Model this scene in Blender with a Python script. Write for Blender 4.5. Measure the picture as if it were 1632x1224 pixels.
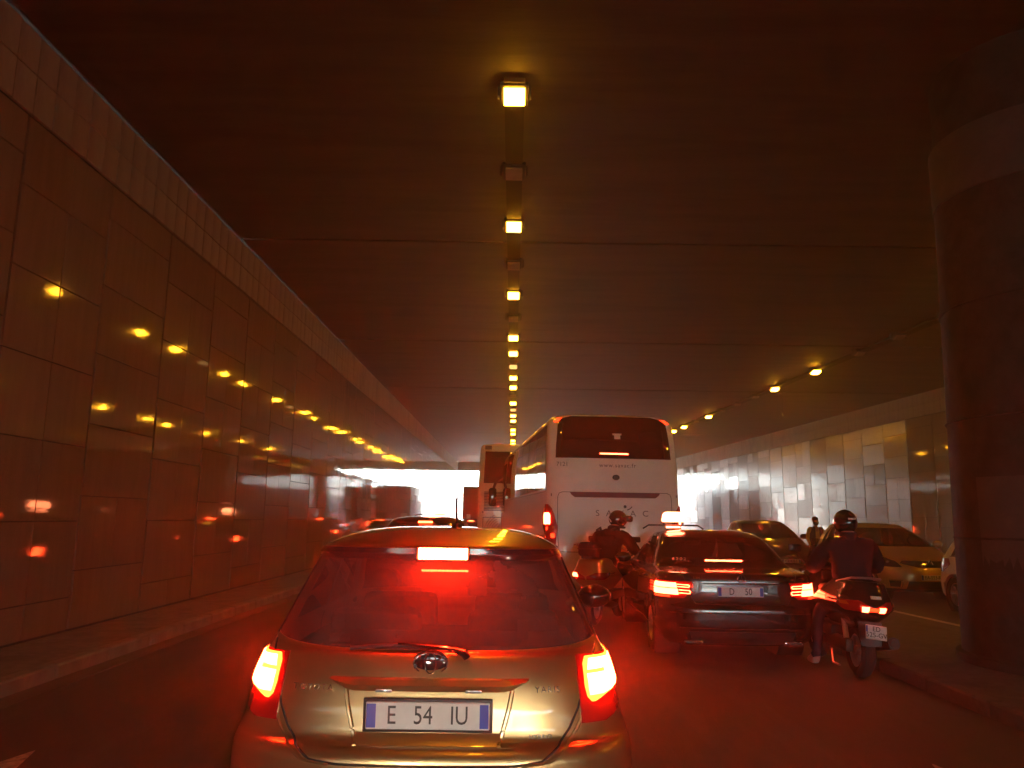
import bpy, bmesh, math, random
from mathutils import Vector, Matrix, noise
from math import radians as R, sin, cos, pi, tan, atan2, asin, sqrt
random.seed(7)
S = bpy.context.scene
for o in list(bpy.data.objects): bpy.data.objects.remove(o)
C = S.collection

# ------------------------------------------------------------------ camera, world, sun, exposure
CAMZ = 1.6
cd = bpy.data.cameras.new('camera'); cam = bpy.data.objects.new('camera', cd); C.objects.link(cam)
cd.sensor_width = 36; cd.lens = 36*1256/1632; cd.clip_start = .05; cd.clip_end = 1200
cam.matrix_world = Matrix.Translation((0, 0, CAMZ)) @ Matrix.Rotation(4/1256, 4, 'Z') @ Matrix.Rotation(R(90+9.62), 4, 'X') @ Matrix.Rotation(.014, 4, 'Z')
S.camera = cam
W = bpy.data.worlds.new('World'); S.world = W; W.use_nodes = True
wn = W.node_tree.nodes; wn.clear()
sky = wn.new('ShaderNodeTexSky'); sky.sky_type = 'NISHITA'; sky.sun_disc = False
SUN_EL, SUN_AZ = 48, 60
sky.sun_elevation = R(SUN_EL); sky.sun_rotation = R(SUN_AZ)
bg = wn.new('ShaderNodeBackground'); bg.inputs[1].default_value = .15
wo = wn.new('ShaderNodeOutputWorld')
W.node_tree.links.new(sky.outputs[0], bg.inputs[0]); W.node_tree.links.new(bg.outputs[0], wo.inputs[0])
sl = bpy.data.lights.new('sun', 'SUN'); sl.energy = 5; sl.angle = R(.5); sl.color = (1, .95, .87)
so = bpy.data.objects.new('sun', sl); C.objects.link(so)
az = R(SUN_AZ); d = Vector((sin(az)*cos(R(SUN_EL)), cos(az)*cos(R(SUN_EL)), sin(R(SUN_EL))))
so.rotation_euler = d.to_track_quat('Z', 'Y').to_euler(); so.location = (0, 120, 60)
S.view_settings.view_transform = 'Standard'; S.view_settings.look = 'None'
EXPO = 5.1; K = 2**-EXPO      # exposed for the dark tunnel; lamp strengths below are given relative to it
S.view_settings.exposure = EXPO; S.view_settings.gamma = 1; S.view_settings.use_curve_mapping = False
S.render.engine = 'CYCLES'
cy = S.cycles
cy.use_denoising = True; cy.max_bounces = 7; cy.diffuse_bounces = 4; cy.glossy_bounces = 4; cy.transparent_max_bounces = 16
cy.transmission_bounces = 4; cy.volume_bounces = 0; cy.sample_clamp_indirect = 4; cy.sample_clamp_direct = 0; cy.caustics_reflective = False
cy.use_light_tree = True

# ------------------------------------------------------------------ materials
def nt(name):
    m = bpy.data.materials.new(name); m.use_nodes = True
    t = m.node_tree; t.nodes.clear(); return m, t, t.nodes, t.links
def col4(c): return (c[0], c[1], c[2], 1)
def pbr(name, col, rough=.5, metal=0, coat=0, var=.12, scale=6, bump=0, bscale=40, dirt=None, dirt_amt=0, dscale=1.2, stretch=(1, 1, 1), dstretch=None, spec=.5, coat_rough=.03, rvar=0):
    m, t, n, l = nt(name)
    b = n.new('ShaderNodeBsdfPrincipled'); o = n.new('ShaderNodeOutputMaterial'); l.new(b.outputs[0], o.inputs[0])
    b.inputs['Roughness'].default_value = rough; b.inputs['Metallic'].default_value = metal
    b.inputs['Coat Weight'].default_value = coat; b.inputs['Coat Roughness'].default_value = coat_rough
    b.inputs['Specular IOR Level'].default_value = spec
    tc = n.new('ShaderNodeTexCoord'); mp = n.new('ShaderNodeMapping'); mp.inputs['Scale'].default_value = stretch
    l.new(tc.outputs['Object'], mp.inputs[0])
    nz = n.new('ShaderNodeTexNoise'); nz.inputs['Scale'].default_value = scale; nz.inputs['Detail'].default_value = 6; nz.inputs['Roughness'].default_value = .65
    l.new(mp.outputs[0], nz.inputs[0])
    mx = n.new('ShaderNodeMix'); mx.data_type = 'RGBA'
    mx.inputs[6].default_value = col4([x*(1-var) for x in col]); mx.inputs[7].default_value = col4([min(1, x*(1+var)) for x in col])
    rp = n.new('ShaderNodeMapRange'); rp.inputs[1].default_value = .3; rp.inputs[2].default_value = .7
    l.new(nz.outputs[0], rp.inputs[0]); l.new(rp.outputs[0], mx.inputs[0]); out = mx.outputs[2]
    if dirt is not None:
        n2 = n.new('ShaderNodeTexNoise'); n2.inputs['Scale'].default_value = dscale; n2.inputs['Detail'].default_value = 8; n2.inputs['Roughness'].default_value = .7
        if dstretch:
            mp2 = n.new('ShaderNodeMapping'); mp2.inputs['Scale'].default_value = dstretch; l.new(tc.outputs['Object'], mp2.inputs[0]); l.new(mp2.outputs[0], n2.inputs[0])
        else: l.new(mp.outputs[0], n2.inputs[0])
        r2 = n.new('ShaderNodeMapRange'); r2.inputs[1].default_value = .48; r2.inputs[2].default_value = .68; r2.inputs[4].default_value = dirt_amt
        l.new(n2.outputs[0], r2.inputs[0])
        m2 = n.new('ShaderNodeMix'); m2.data_type = 'RGBA'; l.new(r2.outputs[0], m2.inputs[0]); l.new(out, m2.inputs[6]); m2.inputs[7].default_value = col4(dirt); out = m2.outputs[2]
    l.new(out, b.inputs['Base Color'])
    if rvar:
        rr = n.new('ShaderNodeMapRange'); rr.inputs[1].default_value = .3; rr.inputs[2].default_value = .7; rr.inputs[3].default_value = rough; rr.inputs[4].default_value = rough+rvar
        l.new(nz.outputs[0], rr.inputs[0]); l.new(rr.outputs[0], b.inputs['Roughness'])
    if bump:
        n3 = n.new('ShaderNodeTexNoise'); n3.inputs['Scale'].default_value = bscale; n3.inputs['Detail'].default_value = 4; l.new(mp.outputs[0], n3.inputs[0])
        bp = n.new('ShaderNodeBump'); bp.inputs['Strength'].default_value = bump; bp.inputs['Distance'].default_value = .01; l.new(n3.outputs[0], bp.inputs['Height']); l.new(bp.outputs[0], b.inputs['Normal'])
    return m
def emit(name, col, s):
    m, t, n, l = nt(name); e = n.new('ShaderNodeEmission'); e.inputs[0].default_value = col4(col); e.inputs[1].default_value = s*K
    o = n.new('ShaderNodeOutputMaterial'); l.new(e.outputs[0], o.inputs[0]); return m
def lens_mat(name, col, s_hi, s_lo, scale=9):
    # a moulded lamp lens: hot patches in front of the bulbs, dimmer ribs between
    m, t, n, l = nt(name); e = n.new('ShaderNodeEmission'); e.inputs[0].default_value = col4(col)
    tc = n.new('ShaderNodeTexCoord'); v = n.new('ShaderNodeTexNoise'); v.inputs['Scale'].default_value = scale; v.inputs['Detail'].default_value = 1
    l.new(tc.outputs['Object'], v.inputs[0])
    r = n.new('ShaderNodeMapRange'); r.inputs[1].default_value = .38; r.inputs[2].default_value = .55; r.inputs[3].default_value = s_lo*K; r.inputs[4].default_value = s_hi*K
    l.new(v.outputs[0], r.inputs[0]); l.new(r.outputs[0], e.inputs[1])
    g = n.new('ShaderNodeBsdfGlossy'); g.inputs['Roughness'].default_value = .1; g.inputs[0].default_value = (.05, .05, .05, 1)
    a = n.new('ShaderNodeAddShader'); l.new(e.outputs[0], a.inputs[0]); l.new(g.outputs[0], a.inputs[1])
    o = n.new('ShaderNodeOutputMaterial'); l.new(a.outputs[0], o.inputs[0]); return m
def glass(name, tint=(.5, .5, .5), dust=.04, dustcol=(.5, .45, .4), rough=.0):
    m, t, n, l = nt(name)
    tr = n.new('ShaderNodeBsdfTransparent'); tr.inputs[0].default_value = col4(tint)
    gl = n.new('ShaderNodeBsdfGlossy'); gl.inputs['Roughness'].default_value = rough; gl.inputs[0].default_value = (1, 1, 1, 1)
    fr = n.new('ShaderNodeFresnel'); fr.inputs[0].default_value = 1.5
    mx = n.new('ShaderNodeMixShader'); l.new(fr.outputs[0], mx.inputs[0]); l.new(tr.outputs[0], mx.inputs[1]); l.new(gl.outputs[0], mx.inputs[2])
    df = n.new('ShaderNodeBsdfDiffuse'); df.inputs[0].default_value = col4(dustcol)
    nz = n.new('ShaderNodeTexNoise'); nz.inputs['Scale'].default_value = 5; nz.inputs['Detail'].default_value = 8
    tc = n.new('ShaderNodeTexCoord'); l.new(tc.outputs['Object'], nz.inputs[0])
    ml = n.new('ShaderNodeMath'); ml.operation = 'MULTIPLY'; ml.inputs[1].default_value = dust*2; l.new(nz.outputs[0], ml.inputs[0])
    m2 = n.new('ShaderNodeMixShader'); l.new(ml.outputs[0], m2.inputs[0]); l.new(mx.outputs[0], m2.inputs[1]); l.new(df.outputs[0], m2.inputs[2])
    o = n.new('ShaderNodeOutputMaterial'); l.new(m2.outputs[0], o.inputs[0]); return m

def granite(name, col, rough=.07, ripple=.05):
    # polished stone cladding: fine speckle, streaks of grime running down, faintly wavy polish
    m, t, n, l = nt(name)
    b = n.new('ShaderNodeBsdfPrincipled'); o = n.new('ShaderNodeOutputMaterial'); l.new(b.outputs[0], o.inputs[0])
    tc = n.new('ShaderNodeTexCoord'); oi = n.new('ShaderNodeObjectInfo')
    ad = n.new('ShaderNodeVectorMath'); ad.operation = 'ADD'; l.new(tc.outputs['Object'], ad.inputs[0])
    sc = n.new('ShaderNodeVectorMath'); sc.operation = 'SCALE'; sc.inputs['Scale'].default_value = 37; l.new(oi.outputs['Random'], sc.inputs[0]); l.new(sc.outputs[0], ad.inputs[1])
    v = n.new('ShaderNodeTexNoise'); v.inputs['Scale'].default_value = 90; v.inputs['Detail'].default_value = 3; l.new(ad.outputs[0], v.inputs[0])
    mp = n.new('ShaderNodeMapping'); mp.inputs['Scale'].default_value = (6, 6, .7); l.new(ad.outputs[0], mp.inputs[0])
    st = n.new('ShaderNodeTexNoise'); st.inputs['Scale'].default_value = 1.5; st.inputs['Detail'].default_value = 5; l.new(mp.outputs[0], st.inputs[0])
    mx = n.new('ShaderNodeMix'); mx.data_type = 'RGBA'; l.new(v.outputs[0], mx.inputs[0]); mx.inputs[6].default_value = col4([c*.72 for c in col]); mx.inputs[7].default_value = col4([c*1.28 for c in col])
    m2 = n.new('ShaderNodeMix'); m2.data_type = 'RGBA'; m2.blend_type = 'MULTIPLY'
    r = n.new('ShaderNodeMapRange'); r.inputs[1].default_value = .35; r.inputs[2].default_value = .7; r.inputs[3].default_value = 0; r.inputs[4].default_value = .32; l.new(st.outputs[0], r.inputs[0])
    l.new(r.outputs[0], m2.inputs[0]); l.new(mx.outputs[2], m2.inputs[6]); m2.inputs[7].default_value = (.55, .5, .45, 1)
    rm = n.new('ShaderNodeMapRange'); rm.inputs[3].default_value = .92; rm.inputs[4].default_value = 1.08; l.new(oi.outputs['Random'], rm.inputs[0])
    m3 = n.new('ShaderNodeMix'); m3.data_type = 'RGBA'; m3.blend_type = 'MULTIPLY'; m3.inputs[0].default_value = 1; l.new(m2.outputs[2], m3.inputs[6]); l.new(rm.outputs[0], m3.inputs[7])
    l.new(m3.outputs[2], b.inputs['Base Color'])
    rr = n.new('ShaderNodeMapRange'); rr.inputs[1].default_value = .35; rr.inputs[2].default_value = .7; rr.inputs[3].default_value = rough; rr.inputs[4].default_value = rough+.05; l.new(st.outputs[0], rr.inputs[0]); 
    ra = n.new('ShaderNodeMath'); ra.operation = 'MULTIPLY_ADD'; ra.inputs[1].default_value = .22 if ripple >= .1 else .012; l.new(oi.outputs['Random'], ra.inputs[0]); l.new(rr.outputs[0], ra.inputs[2]); l.new(ra.outputs[0], b.inputs['Roughness'])
    w = n.new('ShaderNodeTexNoise'); w.inputs['Scale'].default_value = 2.2; w.inputs['Detail'].default_value = 2
    m4 = n.new('ShaderNodeMapping'); m4.inputs['Scale'].default_value = (1, 1, 3.5); l.new(ad.outputs[0], m4.inputs[0]); l.new(m4.outputs[0], w.inputs[0])
    bp = n.new('ShaderNodeBump'); bp.inputs['Strength'].default_value = ripple; bp.inputs['Distance'].default_value = .02; l.new(w.outputs[0], bp.inputs['Height']); l.new(bp.outputs[0], b.inputs['Normal'])
    return m

M = {}
M['granite'] = granite('granite_polished', (.24, .185, .125), .025, .02)
M['granite_b'] = granite('granite_pale', (.30, .275, .25), .12, .12)
M['granite_c'] = granite('granite_grey', (.12, .115, .11), .06, .18)
M['joint'] = pbr('joint_dark', (.03, .025, .02), .9)
M['band'] = pbr('fluted_concrete', (.33, .28, .22), .8, var=.2, scale=3, bump=.3, dirt=(.12, .09, .07), dirt_amt=.7, stretch=(1, 1, .4))
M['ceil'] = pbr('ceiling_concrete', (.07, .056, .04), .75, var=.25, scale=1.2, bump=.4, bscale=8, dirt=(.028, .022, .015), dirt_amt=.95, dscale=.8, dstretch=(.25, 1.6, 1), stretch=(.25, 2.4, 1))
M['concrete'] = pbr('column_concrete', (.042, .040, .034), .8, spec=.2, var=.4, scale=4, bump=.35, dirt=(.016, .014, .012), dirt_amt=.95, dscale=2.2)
M['concrete_lt'] = pbr('concrete_light', (.42, .40, .36), .85, var=.15, scale=2, bump=.3, dirt=(.2, .18, .15), dirt_amt=.5)
M['asphalt'] = pbr('asphalt', (.065, .060, .054), .55, var=.55, scale=38, bump=.9, bscale=120, dirt=(.11, .10, .09), dirt_amt=.75, dscale=1.6, dstretch=(1, .12, 1), rvar=.2)
M['pave'] = pbr('pavement', (.20, .18, .155), .75, var=.25, scale=9, bump=.4, bscale=80, dirt=(.09, .08, .07), dirt_amt=.8, dscale=2)
M['kerb_dk'] = pbr('kerb_stone_dark', (.10, .09, .08), .75, var=.3, scale=12, bump=.4, dirt=(.04, .035, .03), dirt_amt=.8, dscale=3)
M['pave_dk'] = pbr('island_surface', (.085, .075, .065), .8, var=.3, scale=9, bump=.4, bscale=80, dirt=(.035, .03, .028), dirt_amt=.8, dscale=2)
M['kerb'] = pbr('kerb_stone', (.27, .25, .22), .7, var=.25, scale=12, bump=.3, dirt=(.1, .09, .08), dirt_amt=.7, dscale=3)
M['paintw'] = pbr('road_paint', (.55, .52, .47), .6, var=.2, scale=20, bump=.2, dirt=(.1, .1, .1), dirt_amt=.9, dscale=9)
M['black'] = pbr('black_plastic', (.02, .02, .02), .45)
M['gloss_black'] = pbr('gloss_black', (.012, .012, .013), .1, coat=.5, var=.05)
M['rubber'] = pbr('rubber', (.02, .02, .02), .8, bump=.2, bscale=200)
M['chrome'] = pbr('chrome', (.75, .74, .72), .07, 1, var=.03)
M['alloy'] = pbr('alloy', (.5, .5, .5), .3, .9, var=.08)
M['steel_dk'] = pbr('dark_steel', (.05, .045, .04), .5, .4)
M['gold'] = pbr('champagne_paint', (.50, .33, .13), .30, .5, 1, var=.05, coat_rough=.04)
M['silver'] = pbr('silver_gold_paint', (.56, .37, .16), .30, .9, 1, var=.05, coat_rough=.03)
M['blackpaint'] = pbr('black_paint', (.012, .011, .012), .25, .2, 1, var=.05, coat_rough=.02)
M['darkpaint'] = pbr('dark_grey_paint', (.010, .009, .010), .12, .0, .3, var=.05)
M['whitepaint'] = pbr('white_paint', (.72, .70, .66), .35, 0, .8, var=.04, scale=3, dirt=(.5, .46, .4), dirt_amt=.25, dscale=2)
M['coach'] = pbr('coach_white', (.86, .85, .82), .4, 0, .8, var=.03, scale=2, coat_rough=.05, dirt=(.5, .46, .42), dirt_amt=.2, dscale=1.5)
M['coach_y'] = pbr('coach_cream', (.82, .76, .56), .4, 0, .6, var=.03, scale=2, dirt=(.45, .4, .3), dirt_amt=.25, dscale=1.5)
M['maroon'] = pbr('truck_maroon', (.12, .02, .025), .5)
M['glass'] = glass('car_glass', (.45, .47, .47), .03)
M['glass_dk'] = glass('privacy_glass', (.12, .11, .12), .05)
M['glass_hero'] = glass('tinted_rear_glass', (.12, .11, .11), .08, (.5, .4, .36))  # dust film put in so brake light veils the glass red, like glare
M['glass_bus'] = pbr('coach_glass', (.02, .016, .018), .02, 0, 1, var=.2, scale=2, spec=.8, coat_rough=.0)
M['redlens'] = pbr('red_lens', (.35, .008, .008), .12, 0, 1, var=.1)
M['clearlens'] = pbr('clear_lens', (.35, .35, .36), .08, .4, 1)
M['amber'] = pbr('amber_lens', (.6, .16, .01), .15, 0, 1)
RED = (1, .014, .003)
M['brake'] = lens_mat('brake_lens', RED, 850, 360, 9)
M['brake_high'] = emit('brake_high', RED, 1900)
M['brake_rim'] = emit('brake_rim', (1, .02, .002), 80)
M['brake_lo'] = emit('tail_lens', (1, .02, .004), 9)
M['brake_far'] = emit('brake_far', (1, .05, .010), 60)
M['brake_bus'] = emit('brake_bus', (1, .08, .03), 50)
M['brake_led'] = emit('brake_led', (1, .05, .016), 55)
M['brake_amb'] = emit('scooter_lamp', (1, .14, .03), 30)
M['taxi_sign'] = emit('taxi_sign', (1, .12, .05), 30)
M['taxi_sign2'] = emit('taxi_sign_warm', (1, .22, .08), 24)
SOD = (1, .41, .016)
M['sodium'] = emit('sodium_lens', SOD, 95)
M['sodium_side'] = emit('sodium_lens_side', SOD, 185)
M['sodium_lo'] = emit('sodium_lens_dim', (1, .5, .14), 2.0)
M['unlit'] = pbr('unlit_lens', (.34, .27, .2), .25, 0, .5)
M['hlamp'] = emit('headlamp_lit', (1, .86, .66), 240)
M['plate'] = pbr('plate_white', (.7, .7, .68), .4)
M['plate_blue'] = pbr('plate_blue', (.02, .06, .45), .4)
M['ink'] = pbr('ink', (.02, .02, .02), .5)
M['grey_ink'] = pbr('grey_ink', (.16, .14, .14), .5)
M['white_ink'] = pbr('white_ink', (.75, .72, .68), .5)
M['reflect'] = pbr('reflective_tape', (.75, .73, .7), .3, .3)
M['fabric_seat'] = pbr('seat_fabric', (.03, .03, .032), .9)
M['jacket'] = pbr('jacket_dark', (.010, .010, .013), .75, var=.3, scale=14, bump=.8, bscale=14, spec=.15)
M['jacket_b'] = pbr('jacket_navy', (.010, .011, .018), .7, var=.3, scale=10, bump=.9, bscale=11, spec=.15)
M['jeans'] = pbr('jeans', (.03, .035, .055), .85, spec=.15, var=.3, scale=12, bump=.6, bscale=18)
M['shirt'] = pbr('shirt_yellow', (.60, .50, .12), .8, var=.15)
M['vest'] = pbr('vest_dark', (.03, .03, .035), .8)
M['skin'] = pbr('skin', (.42, .26, .18), .5, var=.1)
M['hair'] = pbr('hair', (.02, .014, .01), .7, bump=.8, bscale=60)
M['glove'] = pbr('glove', (.015, .015, .015), .7)
M['shoe'] = pbr('shoe_pale', (.45, .42, .38), .7)
M['helmet'] = pbr('helmet_black', (.012, .012, .014), .15, 0, 1, var=.05, coat_rough=.02)
M['grille'] = pbr('louvre_dark', (.10, .09, .075), .6)
M['logo'] = pbr('logo_grey', (.33, .30, .28), .5)

# ------------------------------------------------------------------ mesh helpers
def link(o, parent=None):
    C.objects.link(o)
    if parent is not None: o.parent = parent
    return o
def sharpen(bm, ang=35):
    a = R(ang)
    for e in bm.edges:
        if len(e.link_faces) == 2 and e.calc_face_angle(0) > a: e.smooth = False
def build(name, bm, mat, parent=None, smooth=True, ang=35, loc=None, rot=None):
    bmesh.ops.recalc_face_normals(bm, faces=bm.faces[:])
    if smooth:
        for f in bm.faces: f.smooth = True
        sharpen(bm, ang)
    me = bpy.data.meshes.new(name); bm.to_mesh(me); bm.free()
    for m in (mat if isinstance(mat, (list, tuple)) else [mat]): me.materials.append(m)
    o = bpy.data.objects.new(name, me); link(o, parent)
    if loc: o.location = loc
    if rot: o.rotation_euler = rot
    return o
def thing(name, label, cat, loc=(0, 0, 0), rz=0, group=None, kind=None, rot=None):
    o = bpy.data.objects.new(name, None); C.objects.link(o); o.empty_display_size = .2
    o.location = loc; o.rotation_euler = rot or (0, 0, rz)
    tag(o, label, cat, group, kind); return o
def tag(o, label=None, cat=None, group=None, kind=None):
    if label: o['label'] = label
    if cat: o['category'] = cat
    if group: o['group'] = group
    if kind: o['kind'] = kind
    return o
def abox(bm, c, s, bev=0, seg=2, mat=None):
    r = bmesh.ops.create_cube(bm, size=1, matrix=(mat or Matrix()) @ Matrix.Translation(c) @ Matrix.Diagonal((s[0], s[1], s[2], 1)))
    if bev:
        es = list({e for v in r['verts'] for e in v.link_edges})
        bmesh.ops.bevel(bm, geom=es, offset=bev, segments=seg, affect='EDGES', profile=.5)
def box(name, c, s, mat, parent=None, bev=0, seg=2, rot=None):
    bm = bmesh.new(); abox(bm, (0, 0, 0), s, bev, seg)
    return build(name, bm, mat, parent, loc=c, rot=rot)
def acyl(bm, r1, r2, h, seg=24, mat=None):
    bmesh.ops.create_cone(bm, cap_ends=True, segments=seg, radius1=r1, radius2=r2, depth=h, matrix=mat or Matrix())
def cyl(name, c, r, h, mat, parent=None, axis='Z', seg=24, r2=None, bev=0):
    bm = bmesh.new(); acyl(bm, r, r if r2 is None else r2, h, seg)
    if bev:
        es = [e for e in bm.edges if any(len(f.verts) > 4 for f in e.link_faces)]
        bmesh.ops.bevel(bm, geom=es, offset=bev, segments=2, affect='EDGES')
    rot = {'Z': None, 'X': (0, pi/2, 0), 'Y': (pi/2, 0, 0)}[axis]
    return build(name, bm, mat, parent, loc=c, rot=rot)
def alathe(bm, prof, seg=32, mat=None, a0=0, a1=2*pi):
    mat = mat or Matrix(); rings = []; full = abs(a1-a0-2*pi) < 1e-6
    ns = seg if full else seg+1
    for r, z in prof:
        rings.append([bm.verts.new(mat @ Vector((r*cos(a0+(a1-a0)*i/seg), r*sin(a0+(a1-a0)*i/seg), z))) for i in range(ns)])
    for a, b in zip(rings, rings[1:]):
        for i in range(seg):
            j = (i+1) % ns
            try: bm.faces.new((a[i], a[j], b[j], b[i]))
            except ValueError: pass
def atube(bm, pts, r, seg=8, closed=False):
    pts = [Vector(p) for p in pts]; rr = r if isinstance(r, (list, tuple)) else [r]*len(pts); rings = []
    n = len(pts)
    for i, p in enumerate(pts):
        a = pts[i-1] if (i > 0 or closed) else pts[i]; b = pts[(i+1) % n] if (i < n-1 or closed) else pts[i]
        t = (b-a).normalized(); up = Vector((0, 0, 1)) if abs(t.z) < .95 else Vector((0, 1, 0))
        u = t.cross(up).normalized(); w = u.cross(t)
        rings.append([bm.verts.new(p+(u*cos(2*pi*k/seg)+w*sin(2*pi*k/seg))*rr[i]) for k in range(seg)])
    pairs = list(zip(rings, rings[1:]))+([(rings[-1], rings[0])] if closed else [])
    for a, b in pairs:
        for k in range(seg): bm.faces.new((a[k], a[(k+1) % seg], b[(k+1) % seg], b[k]))
    if not closed: bm.faces.new(rings[0][::-1]); bm.faces.new(rings[-1])
def tube(name, pts, r, mat, parent=None, seg=8, closed=False):
    bm = bmesh.new(); atube(bm, pts, r, seg, closed); return build(name, bm, mat, parent)
def aprism(bm, pts, depth, mat=None):
    # polygon in xz extruded along +y
    mat = mat or Matrix()
    a = [bm.verts.new(mat @ Vector((x, 0, z))) for x, z in pts]; b = [bm.verts.new(mat @ Vector((x, depth, z))) for x, z in pts]
    bm.faces.new(a); bm.faces.new(b[::-1]); n = len(pts)
    for i in range(n): bm.faces.new((a[i], b[i], b[(i+1) % n], a[(i+1) % n]))
def text(name, s, size, mat, parent, loc, rot, ext=.0015, align='CENTER', sx=1, spacing=1):
    c = bpy.data.curves.new(name, 'FONT'); c.body = s; c.size = size; c.extrude = ext; c.align_x = align; c.align_y = 'CENTER'; c.space_character = spacing
    c.resolution_u = 3; c.materials.append(mat)
    tmp = bpy.data.objects.new(name, c); C.objects.link(tmp)
    me = bpy.data.meshes.new_from_object(tmp.evaluated_get(bpy.context.evaluated_depsgraph_get())); bpy.data.objects.remove(tmp); bpy.data.curves.remove(c)
    for v in me.vertices: v.co.x *= sx
    o = bpy.data.objects.new(name, me); link(o, parent); o.location = loc; o.rotation_euler = rot; return o
def copy_tree(o, parent=None, **kw):
    c = o.copy(); C.objects.link(c); c.parent = parent
    for ch in o.children: copy_tree(ch, c)
    return c
FACE_BACK = (pi/2, 0, 0)       # text facing -y (towards the viewer)
FACE_FRONT = (pi/2, 0, pi)     # text facing +y

# ------------------------------------------------------------------ stacked-slice vehicle body
def pchip(xs, ys, x):
    n = len(xs)
    h = [xs[i+1]-xs[i] for i in range(n-1)]; dl = [(ys[i+1]-ys[i])/h[i] for i in range(n-1)]
    def slope(i):
        if i == 0: return dl[0]
        if i == n-1: return dl[-1]
        if dl[i-1]*dl[i] <= 0: return 0
        w1 = 2*h[i]+h[i-1]; w2 = h[i]+2*h[i-1]
        return (w1+w2)/(w1/dl[i-1]+w2/dl[i])
    i = 0
    while i < n-2 and x > xs[i+1]: i += 1
    t = (x-xs[i])/h[i]; t2 = t*t; t3 = t2*t
    return (2*t3-3*t2+1)*ys[i]+(t3-2*t2+t)*h[i]*slope(i)+(-2*t3+3*t2)*ys[i+1]+(t3-t2)*h[i]*slope(i+1)
class Body:
    """rows: (z, half width, rear y, rear rounding, rear exponent, front y, front rounding, front exponent, dip at rear centre, dip at front centre)"""
    def __init__(s, rows):
        s.rows = [tuple(r)+(0,)*(10-len(r)) for r in rows]; s.K = len(rows)
        s.cols = [[r[k] for r in s.rows] for k in range(10)]; s.us = list(range(s.K)); s.cache = {}
    def par(s, u):
        u = round(max(0, min(s.K-1, u)), 5)
        if u not in s.cache: s.cache[u] = [pchip(s.us, c, u) for c in s.cols]
        return s.cache[u]
    def u_of_z(s, z):
        lo, hi = 0, s.K-1
        for _ in range(30):
            m = (lo+hi)/2
            if s.par(m)[0] < z: lo = m
            else: hi = m
        return (lo+hi)/2
    def P(s, u, v):
        z, w, yr, Lr, nr, yf, Lf, nf, dr, df = s.par(u)
        sg = -1 if v < 0 else 1; v = abs(v)
        if v > 3: v = 6-v; sg = -sg
        if v <= 1:
            th = v*pi/2; sx = sin(th)**(2/nr); cx = max(0, cos(th))**(2/nr)
            return Vector((sg*w*sx, yr+Lr*(1-cx), z-dr*cx**2))
        if v < 2:
            a = yr+Lr; b = yf-Lf; t = v-1
            return Vector((sg*w, a+(b-a)*t, z))
        th = (3-v)*pi/2; sx = sin(th)**(2/nf); cx = max(0, cos(th))**(2/nf)
        return Vector((sg*w*sx, yf-Lf*(1-cx), z-df*cx**2))
    def v_of_x(s, u, x, front=False):
        p = s.par(u); w = p[1]; n = p[7] if front else p[4]
        t = asin(min(1, max(0, abs(x)/w))**(n/2))/(pi/2)
        if front: return 3-t if x >= 0 else 3+t
        return t if x >= 0 else -t
    def v_of_y(s, u, y, sg=1):
        p = s.par(u); a = p[2]+p[3]; b = p[5]-p[6]
        return sg*(1+(y-a)/(b-a))
    def N(s, u, v):
        e = .01; sg = 1 if v >= 0 else -1
        v0, v1 = v-e, v+e
        if v < 0 and v0 < -3: v0 = -3
        du = s.P(min(s.K-1, u+e), v)-s.P(max(0, u-e), v); dv = s.P(u, v1)-s.P(u, v0)
        n = dv.cross(du)
        if n.length < 1e-9: return Vector((0, 0, 1))
        n.normalize(); c = s.P(u, v)
        # outward: away from the car's axis
        mid = Vector((0, (s.par(u)[2]+s.par(u)[5])/2, c.z)); 
        if n.dot(c-mid) < 0: n = -n
        return n
    def grid(s, sub, vs):
        us = []
        for k in range(s.K-1):
            n = sub[k] if isinstance(sub, (list, tuple)) else sub
            us += [k+i/n for i in range(n)]
        us.append(s.K-1); s.gu = us; s.gv = vs; return us, vs
    def shell(s, parent, zones, mats, sub=3, vs=None, wheels=(), wr=.36, sided=('side_window', 'rear_quarter_window')):
        """zones(u,v,P)->name or None"""
        us, vs = s.grid(sub, vs)
        pts = [[s.P(u, v) for v in vs] for u in us]
        for row in pts:
            for p in row:
                for wy, wz in wheels:
                    if abs(p.x) > .3:
                        dd = Vector((p.y-wy, p.z-wz)); L = dd.length
                        if abs(L-wr) < .045 and L > 0: p.y = wy+dd.x/L*wr; p.z = wz+dd.y/L*wr
        acc = {}
        for i in range(len(us)-1):
            for j in range(len(vs)-1):
                um = (us[i]+us[i+1])/2; vm = (vs[j]+vs[j+1])/2
                q = [pts[i][j], pts[i][j+1], pts[i+1][j+1], pts[i+1][j]]
                c = sum(q, Vector())/4
                if any((Vector((c.y-wy, c.z-wz)).length < wr and 0.9 < vm < 2.2) for wy, wz in wheels): continue
                z = zones(um, vm, c)
                if z: acc.setdefault(z, []).append(q)
        out = {}
        for z, qs in acc.items():
            for sg in ((1, -1) if z.split(':')[0] in sided else (0,)):
                bm = bmesh.new()
                for q in qs:
                    for g in ((1, -1) if sg == 0 else (sg,)):
                        vv = [bm.verts.new((p.x*g, p.y, p.z)) for p in q]
                        try: bm.faces.new(vv if g == 1 else vv[::-1])
                        except ValueError: pass
                bmesh.ops.remove_doubles(bm, verts=bm.verts[:], dist=.0008)
                nm = z.split(':')[0]
                out.setdefault(nm, []).append(build(nm, bm, mats[z], parent, ang=40))
        return out
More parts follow.
